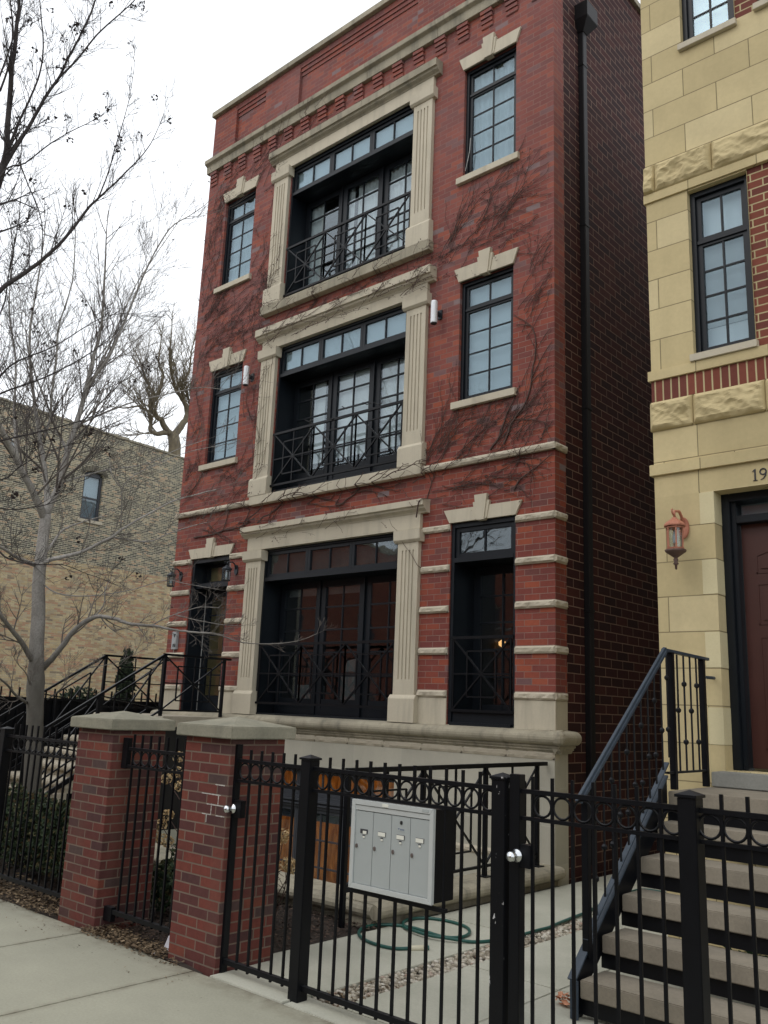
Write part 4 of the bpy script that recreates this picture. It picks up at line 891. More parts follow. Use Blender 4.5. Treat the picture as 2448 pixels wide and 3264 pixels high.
def rail_r(x):
    b = MB(); b.bar((x, 5.0, 1.19), (x, 6.30, 2.20), .045, .022); b.bar((x, 5.0, 1.215), (x, 6.30, 2.225), .022, .018); b.bar((x, 6.29, 2.21), (x, 7.10, 2.195), .045, .022)
    b.tube([(x, 7.08, 2.05), (x+.02, 7.14, 2.05), (x+.02, 7.19, 2.05)], .014, 6); h = b.build('handrail', 'ironblue', S, bevel=.002)
    for y, z0, z1 in ((5.09, .30, 1.25), (6.40, 1.21, 2.20), (6.99, 1.21, 2.19)): b = MB(); b.box(x-.022, x+.022, y-.022, y+.022, z0, z1); b.build('post', 'iron', h, bevel=.002)
    b = MB(); b.bar((x, 6.28, 1.33), (x, 6.99, 1.33), .03, .015); b.build('bottom_rail', 'iron', h)
    ys_ = [5.21+.112*i for i in range(10)]
    for i, y in enumerate(ys_+[6.325]):
        z0 = .40+(y-5.07)*.826; z1 = 1.20+(y-5.0)*.777; b = MB(); b.tube([(x, y, z0), (x, y, z1)], .007, 6)
        for t in ((.35,) if i % 2 else (.25, .72)): zc = z0+(z1-z0)*t; b.lathe((x, y, zc), [(.008, -.02), (.019, -.007), (.019, .007), (.008, .02)], 8)
        b.build('baluster', 'iron', h)
    for i, y in enumerate((6.515, 6.635, 6.755, 6.875)):
        b = MB(); b.tube([(x, y, 1.33), (x, y, 2.19)], .008, 6)
        for t in ((.52,) if i % 2 == 0 else (.25, .75)): zc = 1.33+.86*t; b.lathe((x, y, zc), [(.009, -.02), (.021, -.008), (.021, .008), (.009, .02)], 8)
        b.build('baluster', 'iron', h)
rail_r(xs_)
b = MB(); chips(b, 2500, (-2.6, 0), (6.6, 7.15), .03, 0, .16); b.build('mossy_growth', 'moss', kind='stuff')

# ------------------------------------------------------------------ brick gate pillars
def pillar(x0, x1, y0, y1, zt, label):
    T = thing('brick_pillar', ((x0+x1)/2, (y0+y1)/2, 0), label, 'pillar', 'brick gate pillars at the sidewalk')
    b = MB(); b.box(x0, x1, y0, y1, -.05, zt); b.build('shaft', 'pbrick', T, bevel=.004)
    b = MB(); a, c, d, e = x0-.055, x1+.055, y0-.055, y1+.055; h = .082; mx_, my_ = (x0+x1)/2, (y0+y1)/2
    b.add([(a, d, zt), (c, d, zt), (c, e, zt), (a, e, zt), (a, d, zt+h), (c, d, zt+h), (c, e, zt+h), (a, e, zt+h), (mx_, my_, zt+h+.062)],
          [(0, 3, 2, 1), (0, 1, 5, 4), (1, 2, 6, 5), (2, 3, 7, 6), (3, 0, 4, 7), (4, 5, 8), (5, 6, 8), (6, 7, 8), (7, 4, 8)]); b.build('cap', 'cap', T, bevel=.006)
    return T
pillar(-5.33, -4.81, 3.91, 4.39, 1.46, 'brick pillar with pyramid stone cap left of the mailbox gate, white mortar smears')
pillar(-6.755, -6.23, 3.88, 4.36, 1.455, 'brick pillar with pyramid stone cap farther left, beside the shrub')
b = MB()   # white efflorescence smears on the nearer pillar's joints
T = [o for o in bpy.data.objects if o.name == 'brick_pillar'][0]
for (a, c, z) in ((-5.10, -4.90, 1.0855), (-5.04, -4.87, 1.019), (-5.08, -4.99, .953), (-4.96, -4.86, 1.152), (-4.93, -4.85, .953)):
    x = a
    while x < c: w_ = random.uniform(.006, .022); h_ = random.uniform(.0015, .0045); b.box(x, x+w_*.98, 3.9088, 3.9105, z-h_, z+h_*.8); x += w_
for x, z0, z1 in ((-4.985, .957, 1.015), (-4.915, 1.023, 1.082), (-5.03, .90, .950)):
    z = z0
    while z < z1: h_ = random.uniform(.005, .015); w_ = random.uniform(.0015, .004); b.box(x-w_, x+w_, 3.9088, 3.9105, z, z+h_*.98); z += h_
b.build('mortar_smears', plain('white mortar bloom', (.48, .46, .43), .95, var=.3, scale=60), T)

# ------------------------------------------------------------------ iron fence and gates
FY = 3.965
def ring(b, x, R=.050): b.torus((x, FY, 1.255), R, .0065, 22, 5)
def panel(name, label, cat, x0, x1, px, low=.07, grp='iron fence panels and gates', ztop=1.395, skip=(), rings=None, y=FY):
    T = thing(name, ((x0+x1)/2, y, 0), label, cat, grp)
    for nm, z, w_, h_ in (('top_rail', 1.32, .026, .022), ('ring_rail', 1.19, .026, .018), ('bottom_rail', low, .030, .030)):
        b = MB(); b.box(x0, x1, y-w_/2, y+w_/2, z-h_/2, z+h_/2); b.build(nm, 'iron', T)
    for x in px:
        if x in skip: continue
        b = MB(); b.box(x-.0075, x+.0075, y-.0075, y+.0075, low-.03, ztop); b.build('picket', 'iron', T, bevel=.001)
    xs = sorted(px); rg = rings if rings is not None else [(a+c)/2 for a, c in zip(xs, xs[1:])]
    for x in rg: b = MB(); ring(b, x); b.build('ring', 'iron', T, smooth=True)
    return T
def post(x, y, label, mat='iron', w=.085, zt=1.40):
    T = thing('fence_post', (x, y, 0), label, 'post', 'square iron fence posts')
    b = MB(); b.box(x-w/2, x+w/2, y-w/2, y+w/2, -.03, zt-.03); b.build('shaft', mat, T, bevel=.003)
    h = w/2+.008; z = zt-.03
    b = MB(); b.add([(x-h, y-h, z), (x+h, y-h, z), (x+h, y+h, z), (x-h, y+h, z), (x-h, y-h, z+.012), (x+h, y-h, z+.012), (x+h, y+h, z+.012), (x-h, y+h, z+.012), (x, y, z+.032)],
          [(0, 3, 2, 1), (0, 1, 5, 4), (1, 2, 6, 5), (2, 3, 7, 6), (3, 0, 4, 7), (4, 5, 8), (5, 6, 8), (6, 7, 8), (7, 4, 8)]); b.build('post_cap', mat, T)
    return T
post(-4.10, FY, 'black square fence post between the mailbox panel and the gate by the pillar'); post(-2.66, FY, 'black square fence post with chipped paint, right of the mailboxes', 'ironchip'); post(-1.665, FY, 'black square fence post in front of the stone stairs')
post(-8.17, FY, 'black square fence post at the left edge of the photo, left of the tree')
def knob(T, x, z):
    b = MB(); b.box(x-.008, x+.085, FY-.022, FY+.022, z-.055, z+.055); b.build('lock_box', 'iron', T, bevel=.002)
    b = MB(); k = len(b.v)
    pr = [(0, .0), (.030, .0), (.034, .006), (.030, .014), (.014, .02), (.012, .035), (.022, .045), (.027, .058), (.022, .072), (0, .078)]
    n_ = 20
    for r, d in pr:
        for j in range(n_): a = 2*pi*j/n_; b.v.append((x+.012+r*cos(a), FY-.022-d, z+r*sin(a)))
    for i in range(len(pr)-1):
        for j in range(n_): b.f.append((k+i*n_+j, k+i*n_+(j+1) % n_, k+(i+1)*n_+(j+1) % n_, k+(i+1)*n_+j))
    b.build('door_knob', 'steel', T, smooth=True)
# gate 1
px = [-4.672-.0+.1085*i for i in range(5)]
G1 = panel('iron_gate', 'narrow black gate with silver knob against the nearer brick pillar', 'gate', -4.79, -4.145, px, rings=[-4.727]+[(px[i]+px[i+1])/2 for i in range(4)]+[-4.185])
b = MB(); b.box(-4.845, -4.79, FY-.025, FY+.025, -.01, 1.425); b.build('gate_stile', 'iron', G1, bevel=.002); knob(G1, -4.80, 1.01)
# mailbox panel
px = [-3.925+.1122*i for i in range(11)]; box_px = [x for x in px if -3.70 < x < -3.05]
PM = panel('iron_fence_panel', 'black ring topped fence panel that holds the grey mailboxes', 'fence panel', -4.058, -2.70, px, skip=tuple(box_px), rings=[-3.981]+[(px[i]+px[i+1])/2 for i in range(10)]+[-2.745])
for x in box_px:
    b = MB(); b.box(x-.0075, x+.0075, FY-.0075, FY+.0075, .04, .67); b.build('short_picket', 'iron', PM)
    b = MB(); b.box(x-.0075, x+.0075, FY-.0075, FY+.0075, 1.18, 1.395); b.build('picket_top', 'iron', PM)
b = MB(); b.box(-3.73, -3.01, FY-.013, FY+.013, .66, .68); b.build('mailbox_shelf', 'iron', PM)
# gate 2
px = [-2.478+.1125*i for i in range(7)]
G2 = panel('iron_gate', 'wider black gate with silver knob right of the chipped post', 'gate', -2.54, -1.71, px, rings=[-2.422+.1125*i for i in range(6)]+[-1.747])
b = MB(); b.box(-2.60, -2.54, FY-.028, FY+.028, -.01, 1.40); b.build('gate_stile', 'iron', G2, bevel=.002); knob(G2, -2.565, 1.01)
px = [-1.525+.112*i for i in range(14)]
panel('iron_fence_panel', 'black ring topped fence panel at the right edge in front of the stone stairs', 'fence panel', -1.62, .1, px, rings=[-1.581+.112*i for i in range(14)])
# panel between pillars
px = [-6.065+.11*i for i in range(7)]
PB = panel('iron_gate', 'black ring topped gate panel between the two brick pillars', 'gate', -6.13, -5.335, px, low=.14, ztop=1.43, rings=[-6.01+.11*i for i in range(6)]+[-5.36])
b = MB(); b.box(-6.19, -6.12, FY-.02, FY+.02, 1.17, 1.40); b.build('hinge_plate', 'iron', PB, bevel=.002)
b = MB(); b.box(-6.225, -6.12, FY-.02, FY+.02, .07, .17); b.build('hinge_plate', 'iron', PB, bevel=.002)
px = [-8.02+.1075*i for i in range(12)]
panel('iron_fence_panel', 'black ring topped fence panel in front of the left shrub and tree trunk', 'fence panel', -8.13, -6.755, px, low=.13, ztop=1.43)
px = [-10.3+.11*i for i in range(19)]
panel('iron_fence_panel', 'black ring topped fence panel running out of the photo beyond the left post', 'fence panel', -10.4, -8.21, px, low=.13, ztop=1.43)

# side fence of the empty lot
T = thing('side_fence', (-12.85, 6, 0), 'taller dark fence with spiked pickets between the stairs and the tan wall', 'fence')
b = MB(); b.box(-12.87, -12.85, 3.9, 12, .05, 1.62); b.build('backing_panel', 'iron', T)
b = MB(); b.box(-12.84, -12.80, 3.9, 12, 1.62, 1.66); b.build('rail', 'iron', T)
for i in range(58): b = MB(); y = 3.95+.14*i; b.box(-12.83, -12.81, y-.01, y+.01, .02, 1.80); b.build('picket', 'iron', T)

# ------------------------------------------------------------------ mailboxes
T = thing('mailbox_unit', (-3.385, FY, .93), 'grey metal bank of four mailboxes mounted in the black fence', 'mailbox')
mx0, mx1, mz0, mz1 = -3.685, -3.075, .692, 1.178; yf = FY-.045
b = MB(); b.box(mx0+.01, mx1-.004, yf+.022, yf+.20, mz0+.004, mz1-.004); b.build('body', 'iron', T, bevel=.003)
b = MB(); fw = .028
for pts in (((mx0, mz0), (mx1, mz0), (mx1-fw, mz0+fw), (mx0+fw, mz0+fw)), ((mx1, mz0), (mx1, mz1), (mx1-fw, mz1-fw), (mx1-fw, mz0+fw)), ((mx1, mz1), (mx0, mz1), (mx0+fw, mz1-fw), (mx1-fw, mz1-fw)), ((mx0, mz1), (mx0, mz0), (mx0+fw, mz0+fw), (mx0+fw, mz1-fw))):
    b.prism(list(pts), yf, yf+.022, 'y')
b.box(mx0+fw, mx1-fw, yf+.006, yf+.02, mz1-fw-.030, mz1-fw-.003); b.build('frame', 'alframe', T, bevel=.0015)
dw = (mx1-mx0-2*fw)/4; top = mz1-fw-.034
for k in range(4):
    a = mx0+fw+dw*k; c = a+dw; b = MB(); b.box(a+.0015, c-.0015, yf+.009, yf+.02, mz0+fw+.002, top); d_ = b.build('mailbox_door', 'aluminium', T, bevel=.001)
    mxk = (a+c)/2; zl = mz0+(mz1-mz0)*.645
    b = MB(); b.box(mxk-.027, mxk+.030, yf+.0065, yf+.0092, zl-.011, zl+.013); b.box(mxk-.008, mxk+.009, yf+.0065, yf+.0092, zl-.033, zl-.018); b.build('slot', 'slot', d_)
    b = MB()
    if k == 0: b.box(mxk-.005, mxk+.022, yf+.004, yf+.007, zl-.012, zl+.004)
    else: b.box(mxk-.026, mxk+.027, yf+.004, yf+.007, zl-.010, zl+.011)
    b.box(mxk-.005, mxk+.010, yf+.004, yf+.007, zl-.034, zl-.024); b.build('name_label', 'label', d_)
    b = MB(); kk = [(a+.018+.0085*cos(t), mz0+(mz1-mz0)*.475+.012*sin(t)) for t in [2*pi*i/12 for i in range(12)]]; b.prism(kk, yf+.003, yf+.01, 'y'); b.build('lock', 'lock', d_)
    if k == 2:
        b = MB(); b.prism([(mxk+.004+.0085*cos(t), zl+.078+.0105*sin(t)) for t in [2*pi*i/14 for i in range(14)]], yf+.005, yf+.01, 'y'); b.build('outgoing_keyhole', 'black', d_)
        b = MB(); b.box(mxk-.026, mxk+.030, yf+.0075, yf+.0092, zl+.031, zl+.052); q = b.build('postal_badge', 'aluminium', d_)
        b = MB(); b.prism([(mxk-.022, zl+.046), (mxk-.006, zl+.049), (mxk-.012, zl+.039)], yf+.0065, yf+.0078, 'y')
        for i in range(6): b.box(mxk-.003+.005*i, mxk+.0+.005*i, yf+.0065, yf+.0078, zl+.038, zl+.046)
        b.build('badge_print', plain('badge blue grey', (.16, .19, .26), .6), q)
b = MB(); b.box(mx0+.24, mx0+.285, yf-.003, yf+.001, mz1-.022, mz1-.006); b.build('number_plate', 'label', T)
b = MB(); b.box(mx1-.078, mx1-.034, yf-.002, yf+.001, mz1-.019, mz1-.005); b.build('maker_plate', 'aluminium', T)

# ------------------------------------------------------------------ hose
pts = []
def arc(cx, cy, rx, ry, a0, a1, n_, rot=0.0):
    r = []
    for i in range(n_+1):
        a = radians(a0+(a1-a0)*i/n_); x = rx*cos(a); y = ry*sin(a); r.append(V((cx+x*cos(rot)-y*sin(rot), cy+x*sin(rot)+y*cos(rot), .013)))
    return r
G0 = lambda u, v: (lambda d: CAM+d*(-(1.7-.013)/d.z))(RT*((u-1224)/FPX)+DN*((v-1632)/FPX)+FW)
zb = lambda x, y: G0(650+x/1.508, 2250+y/1.508)
raw = [zb(990, 1165), zb(920, 1166), zb(840, 1150), zb(775, 1125), zb(745, 1098), zb(760, 1070), zb(815, 1055), zb(900, 1052), zb(985, 1062), zb(1060, 1082), zb(1130, 1105), zb(1190, 1114), zb(1250, 1108), zb(1277, 1090), zb(1265, 1066), zb(1215, 1045), zb(1140, 1028), zb(1060, 1020), zb(990, 1025), zb(958, 1042), zb(965, 1066), zb(1010, 1090), zb(1080, 1112), zb(1180, 1128), zb(1290, 1134), zb(1390, 1128), zb(1500, 1108), zb(1600, 1080), zb(1659, 1065)]
zc_ = lambda x, y: G0(1500+x/1.75, 2350+y/1.75)
raw += [zc_(460, 1050), zc_(560, 1010), zc_(660, 970), zc_(740, 925), zc_(840, 880), zc_(950, 850), zc_(1060, 862), zc_(1110, 880)]
for i, p in enumerate(raw): p.z = .013+(.014 if 20 < i < 24 else 0)
def spline(P_, n_=5):
    out = []
    for i in range(len(P_)-1):
        p0, p1, p2, p3 = P_[max(0, i-1)], P_[i], P_[i+1], P_[min(len(P_)-1, i+2)]
        for k in range(n_):
            t = k/n_; out.append(.5*((2*p1)+(p2-p0)*t+(2*p0-5*p1+4*p2-p3)*t*t+(3*p1-p0-3*p2+p3)*t**3))
    return out+[P_[-1]]
T = thing('garden_hose', tuple(raw[0]), 'green garden hose lying in loose loops on the concrete walk, cream nozzle', 'hose')
b = MB(); b.tube(spline(raw), .0125, 8); b.build('hose', 'rubber', T, smooth=True)
b = MB(); d = (raw[0]-raw[1]).normalized(); b.tube([raw[0], raw[0]+d*.02, raw[0]+d*.13], [.016, .02, .02], 10); nz_ = b.build('nozzle', 'nozzle', T, smooth=True)
b = MB(); b.tube([raw[0]+d*.13, raw[0]+d*.142], .018, 10); b.build('nozzle_end', 'rubber', T)
# litter things
p = G0(915/1.75, 2000+1800/1.75)
T = MB(); T.add([(p.x-.02, p.y, .0), (p.x+.05, p.y+.01, .005), (p.x+.07, p.y+.02, .10), (p.x+.03, p.y+.01, .12), (p.x+.02, p.y+.03, .04), (p.x+.05, p.y+.03, .01)], [(0, 1, 2, 3), (0, 4, 3), (4, 5, 2, 3)])
tag(T.build('plastic_scrap', 'paper'), 'white scrap of plastic at the foot of the nearer brick pillar', 'litter')
p = G0(855/1.75, 2000+1810/1.75); b = MB(); b.box(p.x-.02, p.x+.02, p.y-.008, p.y+.008, .0, .012)
tag(b.build('paper_scrap', 'paper', bevel=.003), 'small white scrap lying on dirt at the sidewalk edge between the pillars', 'litter')
p = G0(1500+520/1.75, 2350+1480/1.75); b = MB(); chips(b, 40, (p.x-.045, p.x+.045), (p.y-.03, p.y+.03), .024, .0, .07)
tag(b.build('snack_wrapper', plain('crumpled wrapper', (.55, .25, .14), .5, var=.6, scale=18)), 'crumpled pink and yellow wrapper left of the steel stair foot', 'litter')

# ------------------------------------------------------------------ tan brick building across the empty lot
TX = -29.0
k_ = 29.0/17
T = thing('tan_brick_building', (TX-4, 16, 0), 'long weathered tan brick side wall with one arched window behind the bare trees', 'building')
def tw(u, v): return at(u, v, x=TX)
tl_, tr_ = tw(-200, 1205), tw(640, 1480); zb_ = tw(280, 1800).z; zr_ = tw(100, 2255).z
wt, wb = tw(278, 1512), tw(268, 1655); wy0, wy1 = tw(268, 1600).y, tw(318, 1600).y
Hh = lambda y: tl_.z+(tr_.z-tl_.z)*(y-tl_.y)/(tr_.y-tl_.y)
wy0 = tw(262, 1580).y; wy1 = tw(323, 1600).y; wz0 = tw(270, 1655).z; wz1 = tw(290, 1515).z
b = MB()
def yw(b, y0, y1, z0, z1): b.quad((TX, y0, z0), (TX, y1, z0), (TX, y1, z1 if not callable(z1) else z1(y1)), (TX, y0, z1 if not callable(z1) else z1(y0)))
Y0 = tl_.y-3; Y1 = 30.0
yw(b, Y0, wy0, zb_, Hh); yw(b, wy1, Y1, zb_, Hh); yw(b, wy0, wy1, zb_, wz0); yw(b, wy0, wy1, wz1+.22, Hh)
# arch infill
na = 8; mid = (wy0+wy1)/2; hw = (wy1-wy0)/2
ap = [(mid-hw*cos(pi*i/na), wz1+.18*sin(pi*i/na)) for i in range(na+1)]
for (a, c) in zip(ap, ap[1:]): b.quad((TX, a[0], a[1]), (TX, c[0], c[1]), (TX, c[0], wz1+.22), (TX, a[0], wz1+.22))
for (a, c) in zip(ap, ap[1:]): b.quad((TX, a[0], a[1]), (TX-.25, a[0], a[1]), (TX-.25, c[0], c[1]), (TX, c[0], c[1]))
b.quad((TX, wy0, wz0), (TX, wy0, wz1), (TX-.25, wy0, wz1), (TX-.25, wy0, wz0)); b.quad((TX, wy1, wz0), (TX-.25, wy1, wz0), (TX-.25, wy1, wz1), (TX, wy1, wz1))
b.quad((TX, Y0, zb_), (TX-12, Y0, zb_), (TX-12, Y0, Hh(Y0)), (TX, Y0, Hh(Y0)))
b.build('upper_wall', 'tanbrick', T)
b = MB(); yw(b, Y0, Y1, zr_, zb_); b.quad((TX, Y0, zr_), (TX-12, Y0, zr_), (TX-12, Y0, zb_), (TX, Y0, zb_)); b.build('lower_wall', 'tanlow', T)
b = MB(); yw(b, Y0, Y1, -.1, zr_); b.quad((TX, Y0, -.1), (TX-12, Y0, -.1), (TX-12, Y0, zr_), (TX, Y0, zr_)); b.build('wall_base', 'redlow', T)
b = MB(); y = Y0
while y < Y1: h = Hh(y+.3); b.box(TX-.25, TX+.045+random.uniform(-.015, .02), y, y+.58, h-.02, h+.055+random.uniform(-.02, .025)); y += .6
b.build('coping_tiles', 'limedark', T)
b = MB()  # brick voussoirs
for i in range(15): a = pi*(i+.5)/15; b.bar((TX+.012, mid-(hw+.02)*cos(a), wz1+.17*sin(a)+.02), (TX+.012, mid-(hw+.16)*cos(a), wz1+.30*sin(a)+.07), .075, .03, (1, 0, 0))
b.build('brick_arch', stone_mat('dark arch brick', (.14, .13, .10), (.22, .20, .15), 9), T)
b = MB(); xw = TX-.18
b.prism([(a, z) for a, z in ap]+[], xw, xw+.01, 'x') if False else None
b.box(xw, xw+.07, wy0, wy0+.09, wz0, wz1); b.box(xw, xw+.07, wy1-.09, wy1, wz0, wz1); b.box(xw, xw+.07, wy0+.09, wy1-.09, wz0, wz0+.1); b.box(xw, xw+.07, wy0+.09, wy1-.09, wz1-.03, wz1+.2); b.box(xw, xw+.06, wy0+.09, wy1-.09, (wz0+wz1)/2-.03, (wz0+wz1)/2+.03)
w = b.build('window', 'framegrey', T)
b = MB(); b.box(xw+.02, xw+.025, wy0+.09, wy1-.09, wz0+.1, wz1); b.build('pane', 'glass', w)
b = MB(); b.quad((xw-.05, wy0, (wz0+wz1)/2), (xw-.05, wy1, (wz0+wz1)/2), (xw-.05, wy1, wz1+.2), (xw-.05, wy0, wz1+.2)); b.build('blind', 'blind', w)
b = MB(); b.quad((xw-.06, wy0, wz0), (xw-.06, wy1, wz0), (xw-.06, wy1, wz1), (xw-.06, wy0, wz1)); b.build('curtain', plain('grey curtain', (.30, .33, .35), .9), w)
b = MB(); b.box(TX-.2, TX+.06, wy0-.1, wy1+.1, wz0-.12, wz0); b.build('window_sill', 'lime', T, bevel=.01)
b = MB(); b.tube([tw(35, 1400)+V((.06, 0, 0)), tw(50, 1475)+V((.06, 0, 0))], .04, 6); b.build('vent_pipe', 'plasticgrey', T)

# houses across the street (what the lower windows mirror)
for i, (a, c, h, lb) in enumerate(((-75, -33.02, 10.6, 'long brown brick house across the street, farthest left and tallest'), (-33, -21.02, 8.6, 'lower brown brick house across the street, second from left'), (-21, -9.02, 10.4, 'brown brick house across the street, in the middle'), (-9, 6, 9.4, 'brown brick house across the street, at right'))):
    T = thing('facing_house', ((a+c)/2, -16, 0), lb, 'house', 'houses across the street')
    hs = [(a+1+j*2.6, a+2.1+j*2.6, z, z+1.7) for j in range(int((c-a-1)/2.6)) for z in (1.6, 5.0)]
    b = MB(); b.wall(a, c, -.1, h, hs, 0, .2)
    b.v = [(x, -16-y, z) for x, y, z in b.v]; b.quad((a, -16, -.1), (a, -26, -.1), (a, -26, h), (a, -16, h)); b.quad((c, -16, -.1), (c, -26, -.1), (c, -26, h), (c, -16, h)); b.build('wall', 'crossbrick', T)
    b = MB(); b.box(a-.1, c+.1, -26, -15.9, h, h+.25); b.build('roof', 'limedark', T)
    for q in hs:
        b = MB(); sash(b, q[0], q[1], q[2], q[3], 16.1, 1, 2, .07); b.v = [(x, -y, z) for x, y, z in b.v]; w = b.build('window', 'lime', T)
        b = MB(); b.box(q[0], q[1], -16.16, -16.15, q[2], q[3]); b.build('pane', plain('dark pane', (.02, .02, .025), .1), w) if False else b.build('pane', 'slot', w)

#PLANTS
# ------------------------------------------------------------------ plants
def rvec(): return V((random.gauss(0, 1), random.gauss(0, 1), random.gauss(0, 1))).normalized()
def twig(b, p, d, L_, r, lv, tips=None, up_=.25, nseg=5, sides=4, wig=.10, dens=1.0):
    pts = [V(p)]; d = V(d).normalized(); q = V(p); st = L_/nseg
    for i in range(nseg):
        d = (d+rvec()*wig+V((0, 0, up_*.25))).normalized(); q = q+d*st; pts.append(q.copy())
    b.tube(pts, [max(.0016, r*(1-.75*i/nseg)) for i in range(nseg+1)], sides if lv > 0 else 3, cap=False)
    if tips is not None: tips.append((pts[-1], d.copy(), lv))
    if lv > 0:
        nb = int((2.2+lv*1.3)*dens+random.random())
        for k in range(nb):
            t = random.uniform(.2, .95); i = min(nseg-1, int(t*nseg)); s = pts[i].lerp(pts[i+1], t*nseg-i); dd = (pts[i+1]-pts[i]).normalized()
            side = dd.cross(rvec()).normalized(); a = random.uniform(.45, .95)
            twig(b, s, dd*cos(a)+side*sin(a)+V((0, 0, up_*.5)), L_*random.uniform(.42, .78)*(1.15-.4*t), r*(.62-.2*t), lv-1, tips, up_, max(3, nseg-1), sides, wig, dens)
def limb(b, bt, pts, r0, r1, n=9, tw=8, twl=.9, lv=2, tips=None, side=5, start=.12, up_=.25, dens=1.0):
    sp = spline([V(p) for p in pts], 4); m_ = len(sp)-1
    sp = [p+rvec()*r0*.10*(0 < i < m_) for i, p in enumerate(sp)]
    b.tube(sp, [r0+(r1-r0)*(i/m_)**.8 for i in range(m_+1)], n, cap=True)
    for k in range(tw):
        t = start+(1-start)*(k+random.random())/tw; i = min(m_-1, int(t*m_)); p = sp[i].lerp(sp[i+1], t*m_-i); dd = (sp[i+1]-sp[i]).normalized()
        sd = dd.cross(rvec()).normalized(); a = random.uniform(.5, 1.1)
        twig(bt, p, dd*cos(a)+sd*sin(a)+V((0, 0, up_)), twl*random.uniform(.5, 1.1)*(1.15-.5*t), max(.0035, (r0+(r1-r0)*t)*.34), lv, tips, up_, dens=dens)
    twig(bt, sp[-1], sp[-1]-sp[-2], twl*.7, r1, lv, tips, up_, dens=dens)
def pod_cluster(b, p, n, s):
    for _ in range(n):
        c = V(p)+rvec()*s*1.0; c.z -= s*.6; r = s*random.uniform(.25, .6); k = len(b.v)
        ax = [rvec()*r for _ in range(3)]
        pt = [c+ax[0], c-ax[0], c+ax[1], c-ax[1], c+ax[2], c-ax[2]]; b.add(pt, [(0, 2, 4), (2, 1, 4), (1, 3, 4), (3, 0, 4), (2, 0, 5), (1, 2, 5), (3, 1, 5), (0, 3, 5)])

# pale barked tree in the planting bed left of the stairs
random.seed(21)
BX = -10.05
base = at(98, 2705, x=BX); base.z = -.03
T = thing('bare_tree', tuple(base), 'pale grey bare tree behind the left fence, limbs reaching over the red house', 'tree')
bt, bl, bw_ = MB(), MB(), MB(); tips = []
def px(lst, x0=BX, x1=None):
    n_ = len(lst)-1; return [at(u, v, x=(x0 if x1 is None else x0+(x1-x0)*i/max(1, n_))) for i, (u, v) in enumerate(lst)]
tr = [base]+px([(103, 2500), (110, 2330), (113, 2200), (116, 2090), (122, 1960), (124, 1850), (135, 1740), (146, 1640)])
sp = spline(tr, 5); m_ = len(sp)-1; pxr = lambda i: .108*(1-i/m_)+.062*(i/m_)+(.05*max(0, 1-i/5))+.012*math.exp(-((i-16)/2.5)**2)
bt.tube([p+rvec()*.004 for p in sp], [pxr(i) for i in range(m_+1)], 16)
bt.build('trunk', 'bark', T, smooth=True)
R_ = .056
